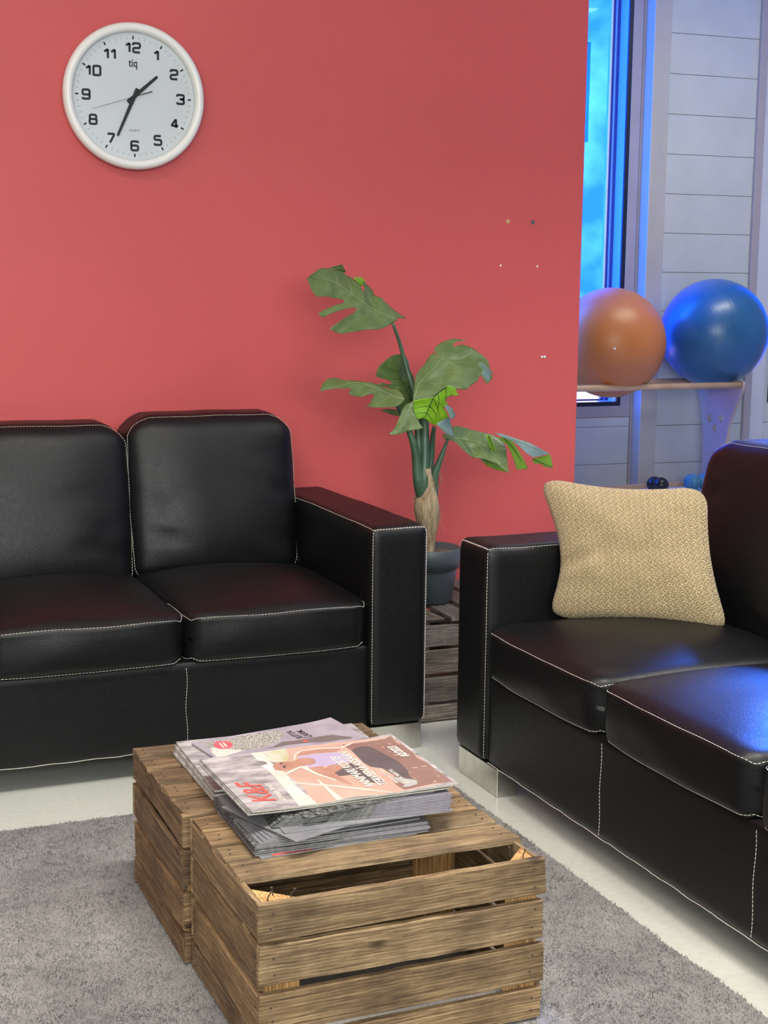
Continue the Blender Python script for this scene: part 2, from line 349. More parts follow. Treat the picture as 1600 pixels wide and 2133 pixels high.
LEAVES={
'A':([(1.7451,4.08,1.1703),(1.7663,4.0918,1.1798),(1.7656,4.0966,1.1871),(1.8071,4.1068,1.1868),(1.79,4.1093,1.1966),(1.7778,4.113,1.2065),(1.7604,4.1171,1.2187),(1.743,4.1212,1.231),(1.7291,4.1271,1.2446),(1.712,4.1319,1.2578),(1.7112,4.1435,1.2749),(1.6999,4.149,1.2872),(1.6788,4.1504,1.2968),(1.6739,4.1407,1.2845),(1.6772,4.1298,1.2675),(1.669,4.1254,1.264),(1.6625,4.1294,1.2723),(1.6602,4.1372,1.2844),(1.6527,4.1454,1.299),(1.641,4.1498,1.3097),(1.631,4.1516,1.316),(1.619,4.1553,1.3256),(1.5939,4.1521,1.3302),(1.5588,4.143,1.3297),(1.5418,4.1396,1.331),(1.5228,4.1304,1.3244),(1.4826,4.1052,1.3024),(1.4874,4.09,1.2786),(1.4938,4.0792,1.2605),(1.5017,4.0724,1.2478),(1.5363,4.082,1.2492),(1.5704,4.0896,1.2479),(1.5974,4.0914,1.2407),(1.5888,4.0827,1.2311),(1.5582,4.0712,1.2254),(1.5272,4.0576,1.217),(1.4984,4.0424,1.2053),(1.5125,4.0388,1.1949),(1.5344,4.049,1.2019),(1.5524,4.0557,1.2051),(1.5893,4.0704,1.213),(1.6195,4.0805,1.2167),(1.6335,4.0823,1.2143),(1.6219,4.0729,1.2048),(1.602,4.0624,1.1968),(1.5822,4.0517,1.1884),(1.5558,4.0371,1.1768),(1.5295,4.022,1.1644),(1.5501,4.0219,1.1567),(1.5713,4.0231,1.1508),(1.6064,4.0329,1.1523),(1.636,4.0414,1.1538),(1.6948,4.0556,1.1531),(1.7144,4.0643,1.1586),(1.7346,4.0741,1.1656)],[(1.7633,4.0911,1.1798),(1.7039,4.0914,1.202),(1.6591,4.1003,1.2311),(1.625,4.1083,1.2552),(1.5763,4.1192,1.2887),(1.4974,4.1106,1.3049)],(0.202,-0.807,0.555)),
'Afold':([(1.5534,4.1706,1.3249),(1.5698,4.1722,1.3314),(1.595,4.1758,1.3386),(1.6189,4.1798,1.3438),(1.6364,4.1928,1.3209),(1.6068,4.1855,1.3206)],[(1.5758,4.1741,1.3305),(1.6223,4.1843,1.3341)],(0.228,-0.912,-0.342)),
'Atwist':([(1.6596,4.1899,1.3064),(1.6685,4.1921,1.305),(1.6893,4.1967,1.3052),(1.7025,4.2008,1.2943),(1.6996,4.2015,1.2818),(1.6878,4.1992,1.2793),(1.6766,4.1957,1.2881)],[(1.6716,4.193,1.303),(1.6964,4.2003,1.2868)],(0.216,-0.97,-0.108)),
'B':([(1.8282,4.1187,0.9295),(1.8459,4.1278,0.9437),(1.8469,4.1348,0.9737),(1.8453,4.141,1.0038),(1.8412,4.1452,1.0291),(1.8339,4.1484,1.0544),(1.8159,4.1458,1.0699),(1.7967,4.14,1.0724),(1.7775,4.1336,1.0724),(1.7577,4.1257,1.0665),(1.7441,4.119,1.057),(1.7271,4.1108,1.0452),(1.7165,4.1046,1.0332),(1.705,4.0959,1.0115),(1.7264,4.1014,1.0043),(1.745,4.1067,1.0001),(1.7601,4.11,0.9921),(1.7608,4.1088,0.9857),(1.7435,4.1029,0.9854),(1.725,4.0979,0.9906),(1.7058,4.0907,0.9869),(1.7242,4.0956,0.9812),(1.7489,4.1025,0.9753),(1.7732,4.1076,0.9619),(1.7696,4.0982,0.9249),(1.7927,4.1001,0.8989)],[(1.8297,4.1198,0.9319),(1.8067,4.1218,0.9754),(1.7903,4.1231,1.0059),(1.7823,4.1315,1.0559)],(0.309,-0.928,0.206)),
'C':([(1.7809,4.0,0.9401),(1.7865,4.0134,0.9587),(1.7918,4.0194,0.968),(1.8004,4.0359,0.9915),(1.8103,4.0503,1.0127),(1.8252,4.0596,1.0294),(1.8354,4.0645,1.0389),(1.8465,4.0673,1.0461),(1.8593,4.0754,1.0605),(1.8729,4.0815,1.0726),(1.8851,4.084,1.0799),(1.8874,4.0769,1.0717),(1.8929,4.0704,1.0654),(1.89,4.0789,1.075),(1.8873,4.0892,1.0871),(1.8953,4.0949,1.0968),(1.9051,4.0982,1.1042),(1.9198,4.1001,1.1115),(1.9338,4.1003,1.1165),(1.9482,4.1012,1.1224),(1.9615,4.0997,1.1249),(1.9782,4.0934,1.1225),(1.9956,4.086,1.1192),(1.9835,4.0865,1.1157),(1.9713,4.0905,1.1166),(1.9617,4.0903,1.1132),(1.9531,4.0874,1.1068),(1.95,4.0805,1.097),(1.9644,4.0814,1.1029),(1.9801,4.0792,1.1054),(1.994,4.0728,1.1021),(2.0074,4.0654,1.0973),(2.0201,4.0566,1.0905),(2.0325,4.0471,1.0828),(2.0418,4.0369,1.0731),(2.046,4.028,1.0635),(2.0459,4.0184,1.0514),(2.0429,4.0096,1.0394),(2.0425,3.9886,1.013),(2.0276,3.9831,1.0011),(2.0178,3.98,0.994),(2.0126,3.9927,1.0082),(2.0067,4.0038,1.0201),(1.9983,3.9977,1.0096),(1.9905,3.9929,1.0011),(1.9783,3.9905,0.9939),(1.9661,3.988,0.9868),(1.9565,3.9849,0.9798),(1.9476,3.9835,0.975),(1.9355,3.9871,0.9755),(1.9238,3.9917,0.9774),(1.9099,3.9973,0.9797),(1.8964,4.0039,0.9835),(1.8823,4.0028,0.9774),(1.8671,3.9993,0.968),(1.8493,3.9959,0.9577),(1.8321,3.9937,0.9493),(1.814,3.9956,0.9456),(1.7961,3.9978,0.9424)],[(1.784,4.001,0.9424),(1.816,4.0318,0.9915),(1.8668,4.0486,1.0294),(1.907,4.0648,1.063),(1.9221,4.0492,1.0487),(1.9376,4.0222,1.02)],(-0.204,-0.764,0.612)),
'Ctip':([(1.9441,3.9075,1.0588),(1.9717,3.9243,1.0551),(1.9949,3.9368,1.0393),(2.0236,3.9518,1.0157),(2.0091,3.945,1.0337),(2.0113,3.9476,1.0434),(2.0061,3.9419,1.024),(1.9925,3.9301,0.9978),(1.9757,3.9216,1.0134),(1.9605,3.9138,1.0274),(1.9705,3.9211,1.0357)],[(1.9518,3.912,1.056),(2.0098,3.9433,1.0164)],(0.527,-0.843,0.105)),
'D':([(1.7538,4.0,0.9456),(1.7562,4.0182,0.9589),(1.7472,4.035,0.9727),(1.7304,4.0401,0.9786),(1.7131,4.0439,0.9836),(1.6902,4.0469,0.9887),(1.6674,4.0499,0.9938),(1.647,4.0521,0.998),(1.6263,4.0535,1.0017),(1.6055,4.0544,1.0049),(1.5845,4.0546,1.0077),(1.5671,4.0571,1.0117),(1.554,4.0571,1.0134),(1.5386,4.0509,1.0106),(1.5226,4.0428,1.0066),(1.5112,4.033,1.0007),(1.4989,4.0208,0.993),(1.4822,3.9964,0.9768),(1.5087,4.0056,0.9804),(1.5372,4.0128,0.9823),(1.565,4.0175,0.9823),(1.5942,4.0255,0.9846),(1.5846,4.0142,0.9774),(1.5755,4.0042,0.971),(1.5895,4.0001,0.9662),(1.6209,3.9999,0.9621),(1.6385,4.0045,0.9634),(1.6628,4.0123,0.9662),(1.6528,3.998,0.9567),(1.6376,3.9826,0.9471),(1.6216,3.969,0.9389),(1.6502,3.9684,0.9348),(1.6815,3.9675,0.9303),(1.6977,3.9683,0.9289),(1.715,3.9716,0.9292),(1.7366,3.9848,0.9364)],[(1.7538,4.0,0.9456),(1.7108,4.0124,0.9603),(1.6618,4.036,0.9841),(1.5998,4.0399,0.9947),(1.4856,3.9985,0.978)],(0.1,-0.597,0.796)),
'E':([(1.7617,3.9508,0.942),(1.7535,3.9506,0.9432),(1.7382,3.9458,0.9381),(1.7287,3.9421,0.9337),(1.7174,3.9342,0.9225),(1.7084,3.9252,0.909),(1.6955,3.9131,0.8911),(1.68,3.9009,0.8734),(1.6554,3.8878,0.8561),(1.6696,3.8881,0.8538),(1.6864,3.8907,0.8549),(1.7039,3.8951,0.8587),(1.7221,3.9008,0.8649),(1.7505,3.9054,0.867),(1.7765,3.91,0.8696),(1.7662,3.9172,0.8839),(1.7597,3.9247,0.8979),(1.7555,3.9325,0.912),(1.7558,3.9407,0.9259)],[(1.7558,3.9497,0.9412),(1.7333,3.9303,0.9127),(1.7097,3.9091,0.8814),(1.6594,3.8888,0.8569)],(0.101,-0.858,0.504)),
'F':([(1.8729,3.96,0.988),(1.8895,3.9605,0.9852),(1.9037,3.9614,0.9799),(1.9117,3.9637,0.9673),(1.9213,3.9661,0.9535),(1.9036,3.9659,0.9549),(1.89,3.966,0.9542),(1.8796,3.9668,0.9494),(1.875,3.9684,0.9405),(1.8822,3.9695,0.9343),(1.8874,3.9709,0.9266),(1.8794,3.9713,0.9243),(1.8718,3.9724,0.9179),(1.8811,3.9742,0.9076),(1.8876,3.976,0.8973),(1.8917,3.9783,0.8846),(1.8763,3.9802,0.8739),(1.861,3.9821,0.8627),(1.844,3.9812,0.8682),(1.8269,3.9797,0.8763),(1.815,3.9779,0.8867),(1.8037,3.977,0.892),(1.7879,3.9778,0.8875),(1.7789,3.976,0.8977),(1.7725,3.9742,0.9079),(1.7693,3.9711,0.9255),(1.7693,3.968,0.9429),(1.7825,3.9676,0.9451),(1.7982,3.9668,0.9497),(1.8196,3.9664,0.9517),(1.8353,3.9656,0.9564),(1.8503,3.9632,0.97),(1.8629,3.9615,0.9797)],[(1.8731,3.9605,0.9855),(1.8353,3.9656,0.9564),(1.82,3.9722,0.9192),(1.8024,3.9796,0.877)],(0.0,-0.985,-0.174)),
'Ftip':([(1.8327,3.9509,0.8749),(1.8607,3.9706,0.8836),(1.8966,3.9948,0.8904),(1.9013,3.9921,0.868),(1.9063,3.9902,0.848),(1.9126,3.9885,0.8254),(1.8888,3.976,0.835),(1.8706,3.9669,0.8439),(1.8567,3.9609,0.8549)],[(1.8467,3.9574,0.8659),(1.9112,3.9879,0.8265)],(0.518,-0.83,0.207)),
'Ftag':([(1.8572,3.9475,0.9302),(1.8724,3.9567,0.9291),(1.8833,3.9621,0.9235),(1.8918,3.9661,0.918),(1.8982,3.9675,0.9078),(1.9048,3.9694,0.899),(1.8985,3.964,0.8932),(1.8897,3.9569,0.8866),(1.8772,3.9503,0.8915),(1.8761,3.9517,0.8998)],[(1.8767,3.9572,0.9206),(1.8899,3.9572,0.8875)],(0.518,-0.83,0.207)),
'G':([(1.8882,4.0159,0.8385),(1.9046,4.0153,0.8355),(1.914,4.014,0.8328),(1.9332,4.0413,0.8574),(1.9514,4.0441,0.8576),(1.9687,4.045,0.856),(1.9962,4.0432,0.8503),(2.0238,4.0414,0.8445),(2.0511,4.0385,0.8378),(2.0782,4.0352,0.8306),(2.0976,4.0279,0.8205),(2.0953,3.9974,0.7904),(2.0863,3.9644,0.7587),(2.0752,3.9307,0.7266),(2.0596,3.9392,0.7373),(2.0446,3.9492,0.7494),(2.006,3.9569,0.7626),(1.9647,3.9643,0.7759),(1.9486,3.9718,0.7857),(1.9337,3.9817,0.7977),(1.9217,3.9919,0.8096),(1.9115,4.0,0.8192),(1.8869,4.0007,0.8235)],[(1.8973,4.0054,0.8267),(1.9507,4.0062,0.8198),(2.0149,3.9988,0.8032),(2.0541,3.9569,0.7557)],(0.101,-0.704,0.704)),
'Gunder':([(2.0152,4.0259,0.7604),(2.0512,4.0346,0.7492),(2.0942,4.0449,0.736),(2.1194,4.0537,0.7209),(2.1449,4.0626,0.7057),(2.116,4.0578,0.7091),(2.083,4.0504,0.7176),(2.0487,4.0403,0.7332)],[(2.0188,4.0273,0.758),(2.1413,4.0615,0.7076)],(0.116,-0.93,-0.349)),
'Globe1':([(2.0018,3.9552,0.835),(2.0226,3.9654,0.8358),(2.0294,3.9726,0.8207),(2.0492,3.9882,0.7981),(2.0592,4.0006,0.7683),(2.037,3.9857,0.7835),(2.0168,3.9692,0.8089)],[(2.0116,3.9602,0.8347),(2.0542,3.9966,0.774)],(0.436,-0.873,-0.218)),
'Globe2':([(2.0237,3.9512,0.8393),(2.0446,3.9639,0.8262),(2.0833,3.9785,0.826),(2.1073,3.9912,0.8163),(2.1407,4.0147,0.7869),(2.1762,4.0413,0.7515),(2.2132,4.0698,0.7126),(2.1875,4.0603,0.7122),(2.1611,4.0495,0.7146),(2.142,4.0315,0.7436),(2.1195,4.0122,0.7725),(2.0915,3.9908,0.8015),(2.0611,3.9735,0.8171)],[(2.0691,3.973,0.8265),(2.1223,4.0072,0.7884),(2.1719,4.0436,0.741)],(0.331,-0.883,-0.331)),
'Globe3':([(2.0236,3.9401,0.8434),(2.0559,3.9481,0.8365),(2.0932,3.9539,0.8247),(2.1248,3.9591,0.815),(2.1563,3.9639,0.8047),(2.1912,3.9633,0.7867),(2.2317,3.9652,0.7686),(2.1907,3.9455,0.7661),(2.15,3.9269,0.7647),(2.1269,3.9292,0.779),(2.1085,3.9384,0.7989),(2.0876,3.9427,0.8144),(2.0511,3.9384,0.8276)],[(2.067,3.9474,0.8302),(2.1512,3.954,0.7958),(2.2266,3.9633,0.769)],(0.309,-0.722,0.619)),
'Globe4':([(2.1579,3.9485,0.7604),(2.1968,3.9617,0.7641),(2.2378,3.9759,0.7671),(2.2507,3.9893,0.7444),(2.2637,4.0028,0.7214),(2.2419,3.9935,0.7244),(2.2223,3.9849,0.7278),(2.2111,3.9776,0.7359),(2.1963,3.9702,0.7409),(2.174,3.9613,0.7424)],[(2.1619,3.9505,0.759),(2.259,3.9998,0.7245)],(0.331,-0.883,-0.331)),
'H':([(1.7201,4.1097,0.9045),(1.7369,4.1109,0.906),(1.7535,4.1113,0.9065),(1.7746,4.1091,0.9037),(1.793,4.107,0.9009),(1.7878,4.0947,0.8844),(1.7719,4.096,0.8862),(1.7539,4.0988,0.8899),(1.7367,4.1038,0.8965)],[(1.7226,4.1093,0.9039),(1.7884,4.1,0.8915)],(0.0,-0.8,0.6)),
}
STEMS={'tall':([(1.822,4.03,0.7307),(1.8221,4.06,0.879),(1.8229,4.08,0.9478),(1.8019,4.1,1.0323),(1.7789,4.1,1.1075),(1.7451,4.08,1.1703)],0.01,0.004),'left':([(1.8127,4.02,0.6817),(1.8002,4.02,0.7831),(1.7859,4.02,0.8287),(1.7679,4.03,0.8782),(1.7347,4.03,0.9362)],0.014,0.004),'back':([(1.8534,4.08,0.6976),(1.8576,4.1,0.8233),(1.847,4.11,0.8992),(1.8296,4.11,0.9454),(1.8178,4.11,0.9962),(1.8087,4.11,1.0567)],0.013,0.003),'centre':([(1.8307,4.02,0.6911),(1.836,4.03,0.7807),(1.8424,4.05,0.8794),(1.8378,4.06,0.934)],0.014,0.01),'rightmid':([(1.8618,4.05,0.7113),(1.8674,4.05,0.7773),(1.8663,4.04,0.8292),(1.8656,4.03,0.8579)],0.01,0.006),'right':([(1.862,4.03,0.6476),(1.8647,4.02,0.7099),(1.8812,4.01,0.7662),(1.8987,4.0,0.8247)],0.013,0.004)}
KFART=[('band',[(0.8391,2.6655),(0.8621,2.6735),(0.8661,2.5212),(0.8654,2.3519),(0.8649,2.3238),(0.8313,2.329),(0.84,2.4933)]),('track',[(0.8621,2.6735),(0.9376,2.6774),(1.1365,2.6406),(1.14,2.3574),(1.0231,2.3432),(0.865,2.3294),(0.8654,2.3519),(0.8661,2.5212)]),('shade',[(1.0251,2.6583),(1.1365,2.6406),(1.14,2.3574),(1.0383,2.3493),(1.0351,2.3808),(1.0489,2.4636),(1.0307,2.5918)]),('green',[(0.8564,2.6505),(0.8822,2.6574),(0.9138,2.6537),(0.9018,2.5973),(0.8898,2.5776),(0.8613,2.5819),(0.856,2.6108)]),('hair',[(0.8354,2.5682),(0.8449,2.5728),(0.8591,2.5715),(0.8578,2.5596),(0.8529,2.541),(0.8423,2.541),(0.8377,2.555)]),('skin1',[(0.8554,2.5605),(0.8633,2.572),(0.8764,2.5753),(0.8896,2.5744),(0.9015,2.5698),(0.9169,2.5829),(0.9333,2.583),(0.9437,2.5704),(0.9412,2.5524),(0.9324,2.5433),(0.921,2.5414),(0.9079,2.5424),(0.8953,2.5369),(0.8791,2.5289),(0.8633,2.5289),(0.8528,2.537)]),('lilac',[(0.921,2.5984),(0.927,2.5961),(0.9572,2.5996),(1.0008,2.5938),(1.0188,2.5651),(1.0069,2.5313),(0.9763,2.5264),(0.9365,2.5251),(0.9117,2.5306),(0.9096,2.5396),(0.9206,2.5404),(0.9333,2.5421),(0.9417,2.5522),(0.9445,2.571),(0.9337,2.5841),(0.9172,2.5836)]),('skin2',[(0.9235,2.6169),(0.9418,2.6296),(0.9732,2.6242),(1.0104,2.6188),(1.0155,2.6101),(0.9978,2.5971),(0.9586,2.6034),(0.9236,2.6017)]),('skin3',[(0.9175,2.5243),(0.9426,2.5269),(0.9455,2.5094),(0.9509,2.4709),(0.9578,2.4406),(0.9609,2.4084),(0.9499,2.4203),(0.945,2.4416),(0.9343,2.4654),(0.9224,2.494)]),('skin4',[(0.9443,2.5098),(0.9574,2.5233),(0.9777,2.5266),(0.9811,2.5038),(0.952,2.4805)]),('dark1',[(1.0312,2.5932),(1.0507,2.6102),(1.0748,2.6031),(1.0806,2.5655),(1.0908,2.4971),(1.087,2.4407),(1.076,2.4128),(1.0787,2.3882),(1.0613,2.3794),(1.0574,2.4042),(1.0506,2.4386),(1.0472,2.4724),(1.0285,2.4899),(1.0258,2.5137)]),('dark2',[(0.952,2.4805),(0.9785,2.5007),(1.0054,2.5277),(1.0087,2.5014),(1.0071,2.4373),(1.0231,2.4115),(1.0163,2.3985),(0.9969,2.406),(0.9877,2.4291),(0.9788,2.4602),(0.955,2.4606)]),('shoe',[(1.0459,2.4245),(1.0609,2.4029),(1.0701,2.3993),(1.081,2.3873),(1.0732,2.367),(1.0526,2.3597),(1.0394,2.3629),(1.0501,2.3721),(1.0442,2.4015)]),('line1',[(0.8668,2.4563),(0.9132,2.4268),(0.9734,2.3807),(1.0159,2.3417),(1.0119,2.3322),(0.9697,2.3716),(0.9105,2.4195),(0.863,2.4509)]),('line2',[(0.9047,2.5791),(0.9165,2.6088),(0.9324,2.6266),(0.976,2.632),(1.018,2.6203),(1.0164,2.6142),(0.9732,2.6242),(0.9366,2.6228),(0.9194,2.6055),(0.9077,2.578)]),('line3',[(0.9042,2.5396),(0.916,2.5351),(0.916,2.5166),(0.9228,2.4878),(0.9427,2.4425),(0.938,2.4405),(0.9172,2.48),(0.9093,2.5091),(0.9034,2.5297)]),('line4',[(0.9119,2.4584),(0.912,2.4235),(0.9161,2.3401),(0.9026,2.3381),(0.9062,2.4219),(0.9072,2.4563)]),('line5',[(1.018,2.6203),(1.057,2.6437),(1.0786,2.6401),(1.0769,2.6361),(1.0559,2.6373),(1.0174,2.6116)]),('line6',[(0.8571,2.5071),(0.9042,2.5396),(0.9047,2.5333),(0.8576,2.497)]),('mouth',[(0.8743,2.5533),(0.8796,2.5533),(0.8752,2.5406),(0.8711,2.5442)]),('eye',[(0.874,2.572),(0.8788,2.5723),(0.8768,2.5647),(0.873,2.5653)])]
JART=[('speck',[(0.8009,2.8604),(0.8658,2.8642),(0.8861,2.8783),(0.9217,2.8794),(0.9523,2.8825),(0.9798,2.8845),(0.9795,2.8572),(0.9514,2.8051),(0.9121,2.7872),(0.8763,2.7824),(0.8636,2.7781),(0.8073,2.7636)]),('pink',[(0.8052,2.8236),(0.823,2.8168),(0.851,2.7922),(0.8674,2.7812),(0.8359,2.766),(0.8049,2.7555),(0.8019,2.7927)]),('sticker',[(0.8196,2.8367),(0.8265,2.853),(0.8378,2.8572),(0.8496,2.8536),(0.8574,2.8459),(0.858,2.8291),(0.8535,2.8144),(0.8436,2.8052),(0.8322,2.8049),(0.8224,2.81),(0.8179,2.8211)]),('s1',[(0.8326,2.8468),(0.8358,2.8456),(0.8363,2.814),(0.8323,2.8146)]),('s2',[(0.8407,2.8475),(0.8439,2.8463),(0.8439,2.8157),(0.8395,2.8151)]),('darkband',[(0.8919,2.7785),(0.9099,2.7779),(0.931,2.7825),(0.9588,2.8061),(0.9849,2.8048),(1.0199,2.8089),(1.0389,2.8126),(1.0553,2.813),(1.0742,2.8125),(1.0851,2.8016),(1.1063,2.7824),(1.1038,2.7723),(1.0821,2.7762),(1.0468,2.7723),(1.0168,2.7817),(0.9899,2.7812),(0.9639,2.7826),(0.9355,2.7765)]),('lip',[(1.0007,2.7965),(1.0075,2.8005),(1.0132,2.7939),(1.0111,2.7882),(1.0019,2.7887)])]
# ------------------------------------------------------------------ room shell
XL, XR, YF, ZC = -3.4, 9.6, -3.2, 3.45
def shell(name, boxes, mat, pos=None, rz=0):
    bm = bmesh.new()
    for b in boxes: box(bm, *b)
    ob = link(name, bm, mat); ob['kind'] = 'structure'
    if pos: ob.location = pos; ob.rotation_euler = (0, 0, rz)
    return ob
shell('floor', [(XL, YF, -.1, XR, 8.6, 0)], FLOOR)
shell('ceiling', [(XL, YF, ZC, XR, 8.6, ZC+.1)], CEILM)
shell('wall_left', [(XL-.1, YF, 0, XL, 8.6, ZC)], GREYW)
shell('wall_right', [(XR, YF, 0, XR+.1, 8.6, ZC)], WHITEP)
shell('wall_front', [(XL, YF-.1, 0, XR, YF, ZC)], GREYW)
bevel(shell('wall_back', [(XL, 4.5, 0, 2.637, 4.62, ZC)], RED), .003)
# far wall, turned 2.3 degrees; built in its own frame, x measured from PX
PX, PY, RZ = 5.2, 7.75, math.radians(-2.293)
def fx(x): return x-PX
FAR = (PX, PY, 0)
BAYS = [(3.2, 4.907), (6.0, 7.25)]      # window openings
Z0, Z1 = .534, 3.30
bx = []
for a, b in BAYS: bx += [(fx(a), .10, 0, fx(b), .35, Z0), (fx(a), .10, Z1, fx(b), .35, ZC)]
edges = [XL-1] + [v for p in BAYS for v in p] + [XR+1]
for i in range(0, len(edges), 2): bx.append((fx(edges[i]), .10, 0, fx(edges[i+1]), .35, ZC))
shell('wall_far', bx, PANEL, FAR, RZ)
def planks(name, x0, x1, y0, z0, z1, zoff=.177, pitch=.2365, mat=PANEL):
    bm = bmesh.new(); ks = [z0] + [zoff+pitch*k for k in range(-1, 16) if z0+.01 < zoff+pitch*k < z1-.01] + [z1]
    for a, b in zip(ks, ks[1:]): box(bm, fx(x0), y0, a+.0012, fx(x1), y0+.02, b-.0012)
    ob = link(name, bm, mat); ob['kind'] = 'structure'; ob.location = FAR; ob.rotation_euler = (0, 0, RZ); bevel(ob, .002, 1); return ob
pil = [(4.995, 5.79), (7.33, 8.08)]
n = 1
for (a, b) in pil:
    shell('pilaster_%d' % n if False else 'trim_%d' % n, [(fx(a), .012, 0, fx(b), .12, ZC)], CREAM, FAR, RZ); n += 1
    planks('wall_panel' if False else 'trim_%d' % n, a+.117, b-.053, -.006, .0, ZC); n += 1
    bevel(shell('trim_%d' % n, [(fx(a), -.012, 0, fx(a+.117), .02, ZC)], CREAM, FAR, RZ), .003); n += 1
    bevel(shell('trim_%d' % n, [(fx(b-.053), -.03, 0, fx(b), .02, ZC)], PINKISH, FAR, RZ), .003); n += 1
# casing round window 1 and the post beside it
bevel(shell('trim_%d' % n, [(fx(4.907), .085, .466, fx(4.975), .11, ZC), (fx(4.979), .088, 0, fx(4.996), .11, ZC)], PINKISH, FAR, RZ), .002); n += 1
bevel(shell('trim_%d' % n, [(fx(3.2), .085, .466, fx(4.907), .11, .534)], PINKISH, FAR, RZ), .002); n += 1
planks('trim_%d' % n, 3.2, 4.975, .088, 0, .464, .169); n += 1
bevel(shell('trim_%d' % n, [(fx(5.79), .05, .0, fx(5.94), .11, ZC)], SPACER if False else WHITEP, FAR, RZ), .003); n += 1
planks('trim_%d' % n, 5.94, 7.33, .085, 0, .50, .169); n += 1
def window(i, a, b):
    root = emptyobj('window_%d' % i, FAR, RZ); root['kind'] = 'structure'
    def ring(name, x0, x1, z0, z1, w, y0, y1, mat, parent=root):
        bm = bmesh.new()
        box(bm, fx(x0), y0, z0, fx(x0+w), y1, z1); box(bm, fx(x1-w), y0, z0, fx(x1), y1, z1)
        box(bm, fx(x0+w), y0, z0, fx(x1-w), y1, z0+w); box(bm, fx(x0+w), y0, z1-w, fx(x1-w), y1, z1)
        return link(name, bm, mat, parent)
    ring('window_frame', a, b, Z0, Z1, .026, .088, .104, BLACKF)
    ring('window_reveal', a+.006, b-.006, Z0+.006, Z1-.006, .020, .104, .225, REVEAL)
    ring('window_sash', a+.026, b-.026, Z0+.012, Z1-.026, .014, .20, .25, SASH)
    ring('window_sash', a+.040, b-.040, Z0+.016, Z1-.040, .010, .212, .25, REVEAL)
    ring('window_sash', a+.050, b-.050, Z0+.018, Z1-.050, .014, .218, .25, SASH)
    ring('glazing_bead', a+.064, b-.064, Z0+.020, Z1-.064, .012, .222, .25, SPACER)
    bm = bmesh.new(); box(bm, fx(a+.076), .232, Z0+.115, fx(b-.076), .234, Z1-.076); link('filmed_pane', bm, FILM if i < 3 else CLEAR, root)
    bm = bmesh.new(); box(bm, fx(a+.076), .232, Z0+.030, fx(b-.076), .234, Z0+.115); link('clear_pane', bm, CLEAR, root)
    bm = bmesh.new(); box(bm, fx(a+.086), .2305, 2.14, fx(b-.208), .2315, 2.73); 
    if i == 1: link('film_strip', bm, DEEPFILM, root)
    else: bm.free()
for i, (a, b) in enumerate(BAYS): window(i+1, a, b)
# ------------------------------------------------------------------ rug: backing plus pile
def make_rug():
    rnd = random.Random(4); x0, x1, y0, y1 = -1.2, 1.583, .7, 3.365
    verts = []; faces = []
    def edge(x, y): return .006*noise.noise((x*5, y*5, 1))
    nx = 60
    pts = []
    for k in range(nx+1): t = k/nx; pts.append((x0+(x1-x0)*t, y0))
    for k in range(1, nx+1): t = k/nx; y = y0+(y1-y0)*t; pts.append((x1+edge(x1, y), y))
    for k in range(1, nx+1): t = k/nx; x = x1+(x0-x1)*t; pts.append((x, y1+edge(x, y1)))
    for k in range(1, nx): t = k/nx; pts.append((x0, y1+(y0-y1)*t))
    nn = len(pts)
    verts += [(x, y, .001) for x, y in pts] + [(x, y, .010) for x, y in pts]
    faces += [tuple(range(nn, 2*nn)), tuple(range(nn-1, -1, -1))] + [(k, (k+1) % nn, nn+(k+1) % nn, nn+k) for k in range(nn)]
    for _ in range(240000):
        x = rnd.uniform(-.25, x1+.003); y = rnd.uniform(1.35, y1+.003)
        if y < .9+(-.25-x)*1.0: continue
        if .70 < x < 1.18 and 2.14 < y < 2.94: continue
        x += edge(x1, y) if x > x1-.02 else 0; y += edge(x, y1) if y > y1-.02 else 0
        a = rnd.uniform(0, 2*PI); w = rnd.uniform(.0012, .0022); cl = noise.noise((x*45, y*45, 0)); h = .0135+.003*cl+rnd.uniform(-.0015, .002)
        dr = 2*PI*noise.noise((x*14, y*14, 5)); lx = math.cos(dr)*.0025+rnd.uniform(-.0025, .0025); ly = math.sin(dr)*.0025+rnd.uniform(-.0025, .0025)
        b = len(verts); c, s = math.cos(a)*w, math.sin(a)*w
        verts += [(x-c, y-s, .008), (x+c, y+s, .008), (x+lx, y+ly, h)]; faces.append((b, b+1, b+2))
    me = bpy.data.meshes.new('rug'); me.from_pydata(verts, [], faces); me.materials.append(RUG); ob = bpy.data.objects.new('rug', me); COL.objects.link(ob)
    tag(ob, 'large grey short-pile rug lying on the pale floor under the crate table', 'rug')
make_rug()
